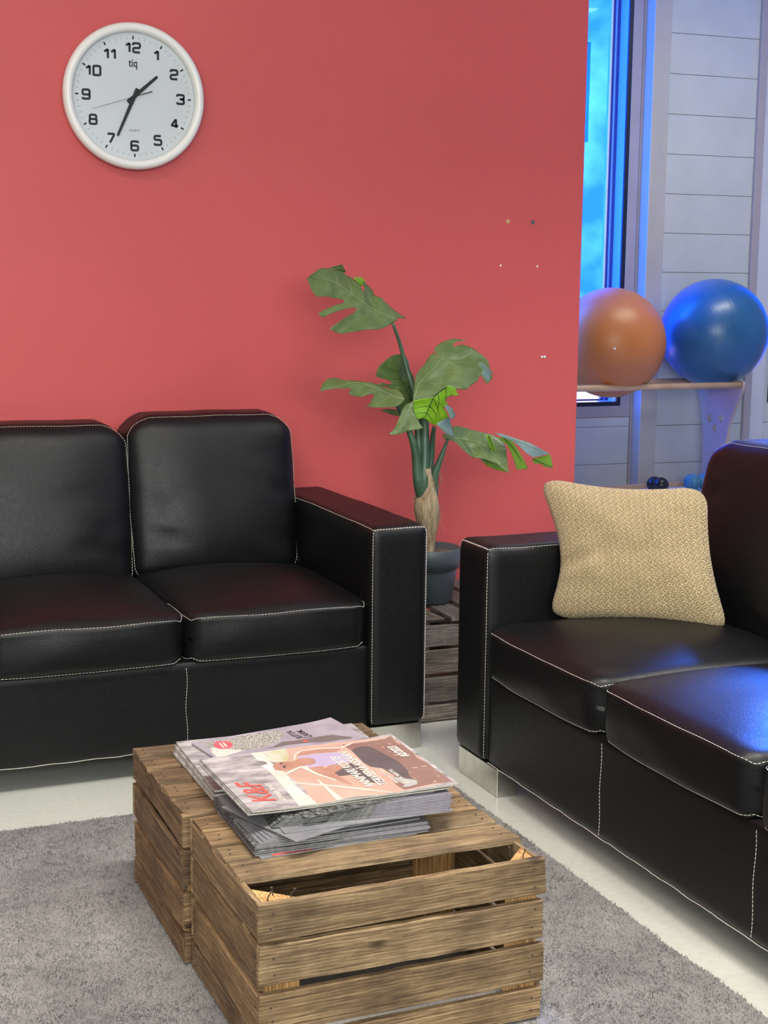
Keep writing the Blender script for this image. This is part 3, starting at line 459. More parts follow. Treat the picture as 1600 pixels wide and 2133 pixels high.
# ------------------------------------------------------------------ sofas
def seam(parent, pts, *a):
    bm = bmesh.new(); stitches(bm, pts, *a); return link('stitching', bm, THREAD, parent)
def arc(p, c, w): return math.exp(-((p-c)/w)**2)
def sofa(name, label, loc, rz, cw, ncush, seed):
    root = tag(emptyobj(name, loc, rz), label, 'sofa')
    aw = .175; W_ = aw*2+cw*ncush; D = .88
    # arms
    for i, x0 in enumerate((0, W_-aw)):
        cx = x0+aw/2; hy = .425; hz = .2825
        def fn(p, u, s=1 if i == 0 else -1):
            p = p.copy(); p.x += .004*(1-u[1]**2)*(1-u[2]**2)*(1 if u[0] > 0 else -1)*(1 if abs(u[0]) > .9 else 0)
            p.z += -.006*max(0, u[1])*(1 if u[2] > 0 else 0) + .0025*noise.noise((p.x*9+seed, p.y*9, p.z*9))
            return p
        f = softmap(aw/2, hy, hz, .026, fn)
        a = link('armrest', softbox(f, 20), LEATHER, root, True, (cx, hy+.002, .0725+hz))
        def path(fnc, n=80): return [f(Vector(fnc(k/n))) for k in range(n+1)]
        def bump_out(pts, v): return [p+Vector(v) for p in pts]
        for sx in (-1, 1):
            seam(a, bump_out(path(lambda t: (sx*.86, -1, -1+1.93*t)), (0, -.0006, 0)))           # front verticals
            seam(a, bump_out(path(lambda t: (sx*.90, -.94+1.9*t, 1)), (0, 0, .0006)))             # top, lengthwise
        seam(a, bump_out(path(lambda t: (sx*-.86+1.72*t*sx, -1, .92)), (0, -.0006, 0.0004)))
        seam(a, bump_out(path(lambda t: (sx*-.86+1.72*t*sx, -.965, 1)), (0, 0, .0006)))
        # doubled zigzag line down the outer front edge
        so = -1 if i == 0 else 1
        seam(a, bump_out(path(lambda t: (so*.985, -.93, -1+1.93*t)), (so*.0006, -.0006, 0)), .004, .003)
    # base: panels under the seats
    f = softmap(W_/2-aw+.004, .42, .118, .012); hb = .118
    b = link('base', softbox(f, 14), LEATHER, root, True, (W_/2, .435, .0725+hb))
    for k in range(1, ncush):
        x = -W_/2+aw+cw*k
        seam(b, [Vector((x+.002*math.sin(q*.5), -.4212, -.11+.0113*q)) for q in range(20)])
    bm = bmesh.new(); pts = [Vector((x_/100*(W_-2*aw)-(W_-2*aw)/2, -.419, -.1165+.0008*math.sin(x_*.9))) for x_ in range(101)]
    rn = random.Random(seed)
    for k in range(100):
        pts[k].z += rn.uniform(-.0006, .0006)
    tube(bm, pts, .0008, .0008, 4); link('worn_hem', bm, THREAD, b)
    # back frame
    f = softmap(W_/2-aw+.004, .07, .26, .03)
    link('back_frame', softbox(f, 10), LEATHER, root, True, (W_/2, .80, .0725+.26))
    # seats and back cushions
    for k in range(ncush):
        cx = aw+cw*(k+.5); hx = cw/2+.003; hy = .30; hz = .066
        rs = random.Random(seed*10+k); s1, s2 = rs.random()*9, rs.random()*9
        def fs(p, u, s1=s1, hx=hx, hy=hy, hz=hz):
            q = p.copy(); ux, uy, uz = u
            dome = (1-min(1, abs(ux))**2.4)*(1-min(1, abs(uy*.98))**2.6)
            if uz > 0: q.z += .046*dome*min(1, uz*1.3)
            else: q.z -= .004*dome
            if uy < -.3: q.y -= .024*(1-ux**2)*(1-.5*uz*uz)*min(1, (-uy-.3)/.5)
            pin = max(0, abs(ux)-.86)/.14*max(0, -uy-.86)/.14
            q.z -= .006*pin*(1 if uz > 0 else -1)
            q.z += .004*noise.noise((p.x*6+s1, p.y*6, 0))*max(0, uz)
            for cxr in (.80, -.80):      # creases running from the front corners
                q.z += -.0022*arc(ux-cxr, .06*math.sin(uy*9), .03)*arc(uy, -.7, .25)*max(0, uz)
            q.x += .0035*noise.noise((0, p.y*11+s1, p.z*11))*(1 if ux > 0 else -1)*min(1, abs(ux))**6
            q.y += .004*noise.noise((p.x*8+s1, 0, p.z*14))*max(0, -uy)**4
            cr_ = max(0, abs(ux)-.84)/.16*max(0, -uy-.84)/.16
            q.x -= .014*cr_*(1 if ux > 0 else -1); q.y += .014*cr_
            # piped top seam
            q += Vector((0, -1, 0))*.0035*arc(uz, .80, .10)*max(0, -uy)**8
            return q
        f = softmap(hx, hy, hz, .026, fs)
        c = link('seat_cushion', softbox(f, 30), LEATHER, root, True, (cx, hy+.002, .368))
        EZ = .70
        def P(t, z):    # left side, across the front, right side
            if t < .25: return (-1, -.2-.8*(t/.25), z)
            if t > .75: return (1, -1+.8*((t-.75)/.25), z)
            return (-1+2*(t-.25)/.5, -1, z)
        for z, dz in ((EZ, .0), (-.80, 0)):
            pts = []
            for q in range(201):
                u = P(q/200, z); p = f(Vector(u)); nrm = Vector((p.x if abs(u[0]) == 1 else 0, p.y if abs(u[1]) == 1 else 0, 0)).normalized()
                pts.append(p+nrm*.0008)
            seam(c, pts)
        bh = .239; hx = cw/2+.002; hyb = .088
        lift = (-.004, -.020, -.002)[k] if seed == 3 else (-.002, -.010, -.004)[k]
        creases = [(rs.uniform(-.9, -.5), rs.uniform(-.6, .5), rs.uniform(-.5, .5)) for _ in range(5)] + [(rs.uniform(.4, .9), rs.uniform(-.8, .2), rs.uniform(-.5, .5)) for _ in range(4)]
        def fb(p, u, s2=s2, bh=bh, creases=creases):
            q = p.copy(); ux, uy, uz = u
            dome = (1-min(1, abs(ux))**2.6)*(1-min(1, abs(uz))**3.0)
            if uy < 0:
                q.y -= .034*dome*(1-.35*uz)*min(1, -uy*1.2)
                for (a, b_, sl) in creases:
                    d = (ux-a)*.8+(uz-b_)*sl; e = (uz-b_)-(ux-a)*sl
                    q.y += .0060*math.exp(-(e/.045)**2)*math.exp(-(d/.22)**2)
                q.y += .006*noise.noise((p.x*5+s2, p.z*5, 0))
            # soft top corners
            m_ = max(0, abs(ux)-.72)/.28*max(0, uz-.76)/.24
            q.x -= .020*m_*(1 if ux > 0 else -1); q.z -= .020*m_
            q.z += .005*(1-ux*ux)*max(0, uz) + .004*noise.noise((p.x*7+s2, 3, 0))*max(0, uz)
            q.x += (.010*(1-uz*uz)+.004*noise.noise((0, p.z*9+s2, 0)))*(1 if ux > 0 else -1)*abs(ux)**4*.6
            q.y += (p.z+bh)*.17           # leans back
            return q
        f = softmap(hx, hyb, bh, .045, fb)
        c = link('back_cushion', softbox(f, 28), LEATHER, root, True, (cx, .655, .415+bh+lift))
        pts = []
        def PB(t):
            if t < .36: return (-1, -.62, -1+2*t/.36)
            if t > .64: return (1, -.62, 1-2*(t-.64)/.36)
            return (-1+2*(t-.36)/.28, -.62, 1)
        for q in range(241):
            u = PB(q/240); p = f(Vector(u)); nrm = Vector((u[0] if abs(u[0]) == 1 else 0, -.6, 1 if u[2] == 1 else 0)).normalized(); pts.append(p+nrm*.0008)
        seam(c, pts)
    # metal legs
    for x0 in (.014, W_-.014-.225):
        for y0 in (.012, D-.09):
            bm = bmesh.new(); box(bm, x0, y0, 0.0005, x0+.225, y0+.055, .0735)
            bevel(link('leg', bm, STEEL, root), .0015)
    return root
sofa('sofa', 'black leather sofa with white stitching standing along the red wall', (1.66-.35-3*.5135, 3.60, 0), 0, .5135, 3, 3)
sofa('sofa', 'black leather sofa on the right, with the tan cushion on its seat', (1.645, 3.405, 0), -PI/2, .552, 3, 8)
# ------------------------------------------------------------------ tan cushion
def pillow():
    e = Vector((.333, -.279, 0)).normalized(); b = Vector((.64, .77, 0)).normalized(); th = math.radians(15)
    upv = Vector((0, 0, 1))*math.cos(th)+b*math.sin(th); nf = e.cross(upv)  # towards the viewer or away
    if nf.dot(Vector((0, 1, 0))) > 0: nf = -nf
    P0 = Vector((1.82, 3.165, .456)); n = 40
    cor = dict(bl=(-.026, -.004), br=(.426, -.002), tl=(-.076, .358), tr=(.350, .354))
    bm = bmesh.new(); uvl = bm.loops.layers.uv.new('UVMap')
    def S(a, c):   # a across 0..1, c up 0..1
        x = (1-c)*((1-a)*cor['bl'][0]+a*cor['br'][0])+c*((1-a)*cor['tl'][0]+a*cor['tr'][0])
        y = (1-c)*((1-a)*cor['bl'][1]+a*cor['br'][1])+c*((1-a)*cor['tl'][1]+a*cor['tr'][1])
        x += .042*math.sin(PI*c)**1.3*(1-a)**2*(1.25-c*.5) - .020*math.sin(PI*c)*a**3
        y += -.018*math.sin(PI*a)**1.2*c**3 + .012*math.sin(PI*a)*(1-c)**3
        k1 = lambda p, q: max(0, 1-p/.16)**2*max(0, 1-q/.16)**2
        for ca, cc in ((a, c), (1-a, c), (a, 1-c), (1-a, 1-c)):
            w = k1(ca, cc)*.016; x += w*(1 if ca is a else -1); y += w*(1 if cc is c else -1)
        return x, y
    def T(a, c):
        ex = 1-abs(2*a-1)**3.2; ey = 1-abs(2*c-1)**3.2
        t = .060*(max(0, ex*ey))**.5
        t -= .016*math.exp(-((c-.36-(a*.45))/.045)**2)*math.exp(-((a-.10)/.16)**2) - .006*math.exp(-((c-.30-(a*.4))/.05)**2)*math.exp(-((a-.14)/.16)**2) + .010*noise.noise((a*4, c*4, 2))*ex*ey + .004*noise.noise((a*11, c*11, 7))*ex*ey
        return max(t, 0)
    grid = {}
    for side in (0, 1):
        for i in range(n+1):
            for j in range(n+1):
                if side and (i in (0, n) or j in (0, n)): grid[1, i, j] = grid[0, i, j]; continue
                a, c = i/n, j/n; a = .5-.5*math.cos(PI*a); c = .5-.5*math.cos(PI*c); x, y = S(a, c); t = T(a, c)*(1 if side == 0 else -.75)
                grid[side, i, j] = bm.verts.new(P0+e*x+upv*y+nf*t)
    for side in (0, 1):
        for i in range(n):
            for j in range(n):
                ids = [(i, j), (i+1, j), (i+1, j+1), (i, j+1)]
                if side: ids = ids[::-1]
                try: fc = bm.faces.new([grid[side, p, q] for p, q in ids])
                except ValueError: continue
                for lp, (p, q) in zip(fc.loops, ids):
                    a = .5-.5*math.cos(PI*p/n); c = .5-.5*math.cos(PI*q/n); lp[uvl].uv = (a*50, c*56)
    ob = link('throw_cushion', bm, KNIT, None, True)
    tag(ob, 'tan chunky-knit throw cushion leaning on the seat of the right sofa', 'cushion')
pillow()
# ------------------------------------------------------------------ wooden crates
def board(bm, c, L, Wd, T, ax, seed, gl, tl, rough=.0022, dim=1):
    """one weathered board: centre c, axes ax=(along, across, thickness)"""
    r = random.Random(seed); a, b, t = [Vector(v) for v in ax]; n = 12; rings = []
    tint = r.uniform(.76, 1.16)*dim; warm = r.uniform(.94, 1.04); off = Vector((r.uniform(0, 30), r.uniform(0, 30), r.uniform(0, 30)))
    warp = r.uniform(-.0025, .0025); sk = r.uniform(-.003, .003)
    for i in range(n+1):
        s = i/n-.5; ring = []
        for (p, q) in ((-1, -1), (-.93, 1), (.93, 1), (1, -1)):
            ed = rough*noise.noise((s*9+seed*.7, p*3, seed)) + (rough*1.5*noise.noise((s*40, p*5, seed)) if abs(s) > .42 else 0)
            al = s*L + (rough*1.6*r.uniform(-1, 1) if i in (0, n) else 0)
            v = bm.verts.new(Vector(c)+a*al+b*(p*Wd/2+p*ed+sk*s*2)+t*(q*T/2+warp*math.cos(s*PI)))
            v[gl] = Vector((al, p*Wd/2, q*T/2))+off; v[tl] = (tint*warm, tint, tint/warm, 1); ring.append(v)
        rings.append(ring)
    for A, B in zip(rings, rings[1:]):
        for k in range(4): bm.faces.new((A[k], A[(k+1) % 4], B[(k+1) % 4], B[k]))
    bm.faces.new(rings[0][::-1]); bm.faces.new(rings[-1])
def newwood():
    bm = bmesh.new(); return bm, bm.verts.layers.float_vector.new('grain'), bm.verts.layers.float_color.new('tint')
X, Y, Z = (1, 0, 0), (0, 1, 0), (0, 0, 1)
def crate(label, loc, rz, Lx, Ly, H, tops, mat, seed, nails_on=True, group=None, zr=None):
    root = tag(emptyobj('wooden_crate', loc, rz), label, 'crate', group); T = .0095
    zr = zr or [(.231, .3000), (.153, .2265), (.069, .143), (.002, .061)]
    ends = [(.228, .294), (.146, .2195), (.060, .137), (.002, .051)]
    def part(name, fn):
        bm, g, t = newwood(); fn(bm, g, t); bmesh.ops.recalc_face_normals(bm, faces=bm.faces[:]); return bevel(link(name, bm, mat, root), .0011, 1)
    def front(bm, g, t):
        for k, (a, b) in enumerate(zr): board(bm, (Lx/2, T/2, (a+b)/2), Lx, b-a, T, (X, Z, (0, -1, 0)), seed+k, g, t)
    def back(bm, g, t):
        for k, (a, b) in enumerate(zr): board(bm, (Lx/2, Ly-T/2, (a+b)/2), Lx, b-a, T, (X, Z, Y), seed+10+k, g, t)
    def left(bm, g, t):
        for k, (a, b) in enumerate(ends): board(bm, (T/2+.0005, Ly/2, (a+b)/2), Ly-2*T-.002, b-a, T, (Y, Z, (-1, 0, 0)), seed+20+k, g, t)
    def right(bm, g, t):
        for k, (a, b) in enumerate(ends): board(bm, (Lx-T/2-.0005, Ly/2, (a+b)/2), Ly-2*T-.002, b-a, T, (Y, Z, X), seed+30+k, g, t)
    def top(bm, g, t):
        for k, (a, b) in enumerate(tops): board(bm, (Lx/2, (a+b)/2, H-T/2+.004), Lx, b-a, T+.001, (X, Y, Z), seed+40+k, g, t, .003, .80)  # top slats coloured darker to offset the strong light from above
    part('front_slats', front); part('back_slats', back); part('left_slats', left); part('right_slats', right); part('top_slats', top)
    k = 0
    for (cx, cy, sx, sy) in ((T+.001, T+.001, 1, 1), (Lx-T-.001, T+.001, -1, 1), (T+.001, Ly-T-.001, 1, -1), (Lx-T-.001, Ly-T-.001, -1, -1)):
        bm, g, t = newwood(); s = .062; k += 1; r = random.Random(seed+60+k); off = Vector((r.random()*20, r.random()*20, 0)); vs = []
        for z in (.002, H-.003):
            for (px, py) in ((cx, cy), (cx+sx*s, cy), (cx, cy+sy*s)):
                v = bm.verts.new((px, py, z+(r.uniform(-.002, .003) if z > .1 else 0))); v[g] = Vector((z, px-cx, py-cy))+off; v[t] = (1.75, 1.5, 1.1, 1); vs.append(v)
        bm.faces.new(vs[:3]); bm.faces.new(vs[3:])
        for a in range(3): b = (a+1) % 3; bm.faces.new((vs[a], vs[b], vs[b+3], vs[a+3]))
        bmesh.ops.recalc_face_normals(bm, faces=bm.faces[:]); link('corner_post', bm, mat, root)
    rr = random.Random(seed)
    def disc(c, nrm, r=.0021):
        c = Vector(c)+Vector((rr.uniform(-.004, .004)*(1-abs(nrm[0])), rr.uniform(-.004, .004)*(1-abs(nrm[1])), rr.uniform(-.004, .004)*(1-abs(nrm[2])))); bm = bmesh.new(); tube(bm, [c-Vector(nrm)*.004, c+Vector(nrm)*.0008], r, r, 8); link('nail', bm, NAIL, root)
    for a, b in zr:
        for x in (.022, Lx-.022):
            for f in (.3, .7): disc((x, 0, a+(b-a)*f), (0, -1, 0))
    for a, b in ends:
        for y in (.026, Ly-.026):
            for f in (.3, .7): disc((0, y, a+(b-a)*f), (-1, 0, 0))
    for a, b in tops:
        for x in (.02, Lx-.02):
            for f in (.35, .7): disc((x, a+(b-a)*f, H+.005), (0, 0, 1), .002)
    return root
c1 = crate('wooden crate in front, turned upside down as a table, with one top slat missing', (.684, 2.116, .0105), 0, .522, .412, .2955,
      [(.098, .180), (.186, .252), (.258, .326), (.334, .410)], WOOD, 100)
# bent nails left where the missing slat was
for x, y, lx in ((.020, .020, .006), (.036, .036, -.004), (.058, .018, .008), (.492, .028, .003), (.478, .048, -.004)):
    bm = bmesh.new(); tube(bm, [(x, y, .285), (x+lx*.3, y, .300), (x+lx, y-.003, .3085), (x+lx, y-.003, .3088), (x+lx, y-.003, .3098)], .0011, .0011, 6)
    for v in bm.verts[-12:]: v.co = Vector((x+lx, y-.003, v.co.z))+(v.co-Vector((x+lx, y-.003, v.co.z)))*2.3
    link('bent_nail', bm, NAIL, c1)
crate('wooden crate turned upside down at the back of the table, nearer the left sofa', (.675, 2.546, .0105), math.radians(-.4), .526, .418, .2955,
      [(.004, .078), (.100, .165), (.185, .258), (.275, .338), (.350, .416)], WOODR, 300)
crate('grey weathered crate under the potted plant beside the red wall', (2.115, 3.808, .0005), PI/2, .50, .425, .31,
      [(.004, .085), (.105, .185), (.205, .285), (.305, .42)], WOODG, 500, zr=[(.238, .308), (.160, .2335), (.076, .150), (.003, .068)])
# ------------------------------------------------------------------ magazines
MAGS = []
def magazine(label, x, y, z, rz, L=.335, Wd=.255, th=.0026, cover=GREYCOV, pages=PAGEW, group=None, curl=(0, 0), sag=0, seed=1, curlback=0):
    """x,y: world corner nearest the viewer on the left; lies flat, long side to the right"""
    root = tag(emptyobj('magazine', (x, y, z), rz), label, 'magazine', group)
    nx, ny = 20, 16
    def hz(a, b):
        h = curl[0]*max(0, 1-a*3)**2*(.3+.7*(1-b)) + curl[1]*max(0, (a-.75)*4)**2*b + sag*math.sin(PI*a)*1.0 + curlback*max(0, (b-.6)*2.5)**2*max(0, 1-a*2)
        return h + .0004*noise.noise((a*5+seed, b*5, seed))
    def slab(z0, z1, ins, mat, nm, parent):
        bm = bmesh.new(); g = {}
        for s, zz in ((0, z0), (1, z1)):
            for i in range(nx+1):
                for j in range(ny+1):
                    a, b = i/nx, j/ny; g[s, i, j] = bm.verts.new((ins+a*(L-2*ins), ins+b*(Wd-2*ins), zz+hz(a, b)))
        for i in range(nx):
            for j in range(ny):
                bm.faces.new((g[1, i, j], g[1, i+1, j], g[1, i+1, j+1], g[1, i, j+1])); bm.faces.new((g[0, i, j+1], g[0, i+1, j+1], g[0, i+1, j], g[0, i, j]))
        for i in range(nx):
            bm.faces.new((g[0, i, 0], g[0, i+1, 0], g[1, i+1, 0], g[1, i, 0])); bm.faces.new((g[0, i+1, ny], g[0, i, ny], g[1, i, ny], g[1, i+1, ny]))
        for j in range(ny):
            bm.faces.new((g[0, 0, j+1], g[0, 0, j], g[1, 0, j], g[1, 0, j+1])); bm.faces.new((g[0, nx, j], g[0, nx, j+1], g[1, nx, j+1], g[1, nx, j]))
        return link(nm, bm, mat, parent)
    slab(.0003, th-.0003, .0014, pages, 'pages', root)
    c = slab(th-.0003, th, 0, cover, 'cover', root)
    slab(0, .0003, 0, cover, 'back_cover', root)
    MAGS.append((root, c, hz, L, Wd, th)); return root, c, hz
def decal(name, pts, lift, mag, mat, x0, y0, rz=0):
    """printed patch following the cover surface"""
    root, c, hz = mag; L, Wd, th = [m_[3:6] for m_ in MAGS if m_[0] == root][0]
    q = []
    for (px, py) in pts:
        lx, ly = px-x0, py-y0; a = lx*math.cos(-rz)-ly*math.sin(-rz); b = lx*math.sin(-rz)+ly*math.cos(-rz)
        q.append(Vector((min(L-.0005, max(.0005, a)), min(Wd-.0005, max(.0005, b)))))
    # interior points
    xs = [v.x for v in q]; ys = [v.y for v in q]; V = list(q); st = .02
    xx = min(xs)+st/2
    def inside(p):
        r = False; j = len(q)-1
        for i in range(len(q)):
            if (q[i].y > p.y) != (q[j].y > p.y) and p.x < (q[j].x-q[i].x)*(p.y-q[i].y)/(q[j].y-q[i].y)+q[i].x: r = not r
            j = i
        return r
    while xx < max(xs):
        yy = min(ys)+st/2
        while yy < max(ys):
            p = Vector((xx, yy))
            if inside(p): V.append(p)
            yy += st
        xx += st
    nq = len(q); vo, _, fo, *_r = delaunay_2d_cdt(V, [], [list(range(nq))], 1, 1e-5)
    bm = bmesh.new(); vs = [bm.verts.new((v.x, v.y, th+lift+hz(v.x/L, v.y/Wd))) for v in vo]
    for f in fo:
        try: bm.faces.new([vs[i] for i in f])
        except ValueError: pass
    bmesh.ops.recalc_face_normals(bm, faces=bm.faces[:])
    for f in bm.faces:
        if f.normal.z < 0: f.normal_flip()
    return link(name, bm, mat, c)
rm = random.Random(7)
zt = .3112
bot = magazine('crumpled magazine at the very bottom of the stack, its red and white edge showing', .742, 2.286, zt, math.radians(1.6), .30, .24, .0024, cover=LGREY, seed=3)
decal('cover_print', [(.765, 2.2875), (.84, 2.2885), (.84, 2.31), (.765, 2.31)], .0001, bot, REDPR, .742, 2.286, math.radians(1.6)); zt += .0025
LOW = 'thin grey magazines in the bottom layer of the stack'
for k in range(8):
    magazine('thin grey magazine inside the bottom layer of the stack', .736+rm.uniform(-.003, .003), 2.298+rm.uniform(-.003, .004), zt, math.radians(rm.uniform(-1.2, -.2)), .330, th=.0023, seed=k, group=LOW, cover=HALF if k % 2 else GREYCOV); zt += .00235
FAN = 'thin magazines fanned out on the left of the stack'
for k in range(6):
    ang = math.radians(2.0+k*2.3); px, py = .738, 2.50+.002*k
    x = px+math.sin(ang)*.2; y = py-math.cos(ang)*.2       # turned about the back-left corner so the front corners fan out
    magazine('thin magazine fanned out on the left side of the stack', x, y, zt, ang, .31, .215, .0019, seed=20+k, group=FAN, cover=LGREY, pages=PAGEL, curl=(0, 0)); zt += .0020
magazine('grey magazine turned askew, its corner sticking out over the front of the stack', .797, 2.257, zt, math.radians(19), .30, .22, .0018, LGREY, seed=40); zt += .0019
magazine('light grey magazine at the foot of the upper pile, creased along its front edge', .789, 2.297, zt, math.radians(-1.2), .322, .25, .0020, LGREY, seed=41); zt += .0021
MID = 'dark speckled magazines in the upper pile of the stack'
for k in range(8):
    magazine('dark speckled magazine in the upper pile under the large cover', .777+.003*k+rm.uniform(-.002, .002), 2.327+rm.uniform(-.001, .002), zt, math.radians(-6.2+k*.95), .330, .25, .0018, HALF, seed=50+k, group=MID); zt += .0019
magazine('dark magazine turned askew under the large cover, the lower of two', .834, 2.309, zt, math.radians(9), .27, .24, .0018, HALF, seed=70); zt += .0019
magazine('dark magazine turned askew under the large cover, the upper of two', .858, 2.309, zt, math.radians(12), .26, .24, .0018, HALF, seed=71); zt += .0019
for k in range(2):
    magazine('large magazine %s under the topmost cover, its cream page edges curling' % ('directly' if k else 'second'), .737+.003*k, 2.343+.003*k, zt, math.radians(.6), .395, .308, .0030, KFBASE, PAGE, seed=80+k, curl=(.003, 0)); zt += .0031
TOPZ = zt
top = magazine('topmost large magazine with the runner in a lilac top on its cover', .7425, 2.337, zt, math.radians(.9), .405, .312, .0034, KFBASE, PAGE, seed=90, curl=(.003, .004))
# pile of large magazines on the rear crate
zl = .3125
for k in range(4):
    last = magazine('%s large magazine in the low pile on the rear crate' % ('lowest', 'second lowest', 'third lowest')[k] if k < 3 else 'large magazine on top of the low pile, blurred crowd on its cover', .745+.002*(k % 2), 2.572+.004*k, zl, math.radians(-.5*k), .395, .318, .0052, KFBASE, PAGE, seed=95+k, curl=(.002 if k == 3 else 0, 0)); zl += .0053
jm = magazine('magazine with a grey drawing and red round sticker, lying on the rear crate pile', .8225, 2.602, zl+.001, math.radians(9.0), .335, .27, .0042, JBASE, PAGEW, seed=99, curl=(0, .004))
print('stack', TOPZ, zl)
AM = dict(band=BANDP, track=TRACK, shade=SHADE, green=GREENP, hair=HAIRP, skin1=SKIN, skin2=SKIN, skin3=SKIN, skin4=SKIN, lilac=LILAC, dark1=DARKP, dark2=DARKP, shoe=SHOEP, mouth=INKPR, eye=INKPR)
NM = dict(band='printed_band', track='printed_track', shade='printed_track', green='printed_grass', hair='printed_hair', lilac='printed_shirt', dark1='printed_shorts', dark2='printed_shorts', shoe='printed_shoe', mouth='printed_mouth', eye='printed_eye')
for k, (nm, pts) in enumerate(KFART):
    lift = .00008+.00003*k
    decal(NM.get(nm, 'printed_line' if nm.startswith('line') else 'printed_skin'), pts, lift, top, AM.get(nm, LINEP), .7425, 2.337, math.radians(.9))
JM = dict(speck=SPECK, pink=PINKP, sticker=STK, s1=WHITEPR, s2=WHITEPR, darkband=JDARK, lip=REDPR); JN = dict(speck='printed_drawing', pink='printed_ground', sticker='round_sticker', s1='sticker_stroke', s2='sticker_stroke', darkband='printed_figure', lip='printed_lips')
for k, (nm, pts) in enumerate(JART):
    decal(JN[nm], pts, .0001+.00004*k, jm, JM[nm], .8225, 2.602, math.radians(9))
def ctext(body, size, mat, mag, x, y, org, rz, sx=1, bold=0, shear=0, name='cover_text'):
    root, c, hz = mag; L, Wd, th = [m_[3:6] for m_ in MAGS if m_[0] == root][0]
    lx, ly = x-org[0], y-org[1]; a = lx*math.cos(-rz)-ly*math.sin(-rz); b = lx*math.sin(-rz)+ly*math.cos(-rz)
    return text_mesh(name, body, size, mat, c, (a, b, th+hz(a/L, b/Wd)+.00095), (0, 0, PI/2), .00005, bold, sx, shear=shear)
KO = (.7425, 2.337); KR = math.radians(.9)
ctext('K&F', .060, REDPR, top, .783, 2.428, KO, KR, 1.05, .0010, .22)
ctext('AKTIIVINEN TERVEYS', .0125, WHITEPR, top, .815, 2.420, KO, KR, .84, .0003)
ctext('ANNIMARI KORTE', .026, WHITEPR, top, .987, 2.476, KO, KR, .86, .0006)
ctext('TERVEENÄ KESÄÄN', .026, WHITEPR, top, 1.013, 2.488, KO, KR, .90, .0006)
ctext('URHEILUVAMMOISTA', .0085, WHITEPR, top, 1.040, 2.425, KO, KR, 1.0, .0001)
ctext('ROLF JA MERITYS', .0115, WHITEPR, top, 1.058, 2.417, KO, KR, .95, .0002)
ctext('#2/2023', .026, WHITEPR, top, 1.114, 2.551, KO, KR, .78, .0008)
JO = (.8225, 2.602); JR = math.radians(9)
ctext('JUTTA', .022, INKPR, jm, 1.000, 2.842, JO, JR, .9, .0002)
ctext('LARM,', .022, INKPR, jm, 1.021, 2.842, JO, JR, .9, .0002)
# ------------------------------------------------------------------ wall clock
GLYPH = {'0': [[(0,0),(1,0),(1,1),(0,1),(0,0)]], '1': [[(.15,.70),(.68,.98)],[(.68,1),(.68,0)]], '2': [[(0,.76),(0,1),(1,1),(1,.5),(0,.46),(0,0),(1,0)]],
 '3': [[(0,.80),(0,1),(1,1),(1,.53),(.35,.53)],[(.6,.53),(1,.50),(1,0),(0,0),(0,.2)]], '4': [[(.72,0),(.72,1),(0,.24),(1.05,.24)]], '5': [[(.96,1),(0,1),(0,.56),(1,.56),(1,0),(0,0),(0,.18)]],
 '6': [[(1,.84),(1,1),(0,1),(0,0),(1,0),(1,.54),(.05,.54)]], '7': [[(0,1),(1,1),(.92,.80),(.34,0)]], '8': [[(.04,.53),(.04,1),(.96,1),(.96,.53),(0,.53),(0,0),(1,0),(1,.53)]], '9': [[(.95,.46),(0,.46),(0,1),(1,1),(1,0),(0,0),(0,.16)]]}
def numeral(txt, loc, parent):
    bm = bmesh.new(); Hh = .0262; Ww = .0205; th = .0034; adv = [(.72 if c == '1' else 1)*(Ww+.0085) for c in txt]; x0 = -sum(adv)/2
    for ch, ad in zip(txt, adv):
        cx = x0+ad/2-Ww/2; x0 += ad
        for st in GLYPH[ch]:
            P = [Vector((cx+a*Ww, b*Hh-Hh/2)) for a, b in st]; Q = [P[0]]
            closed = (P[0]-P[-1]).length < 1e-6
            for a, b, c in zip(P, P[1:], P[2:]):
                ch_ = min(.0034, (b-a).length*.45, (c-b).length*.45); Q += [b+(a-b).normalized()*ch_, b+(a-b).normalized()*ch_*.3+(c-b).normalized()*ch_*.3, b+(c-b).normalized()*ch_]
            Q.append(P[-1])
            n = len(Q); L_ = []; R_2 = []
            for i, p in enumerate(Q):
                t = (Q[min(i+1, n-1)]-Q[max(i-1, 0)]).normalized(); s = Vector((-t.y, t.x))*th; L_.append(bm.verts.new((p.x+s.x, -.0001, p.y+s.y))); R_2.append(bm.verts.new((p.x-s.x, -.0001, p.y-s.y)))
            for i in range(n-1): bm.faces.new((L_[i], L_[i+1], R_2[i+1], R_2[i]))
            if closed: bm.faces.new((L_[-1], L_[0], R_2[0], R_2[-1])) if False else None
            if closed:
                p = Q[0]; bm.faces.new([bm.verts.new((p.x+th*math.cos(a*PI/6), -.00012, p.y+th*math.sin(a*PI/6))) for a in range(12)])
    o = link('numeral', bm, INK, parent); o.location = loc; return o
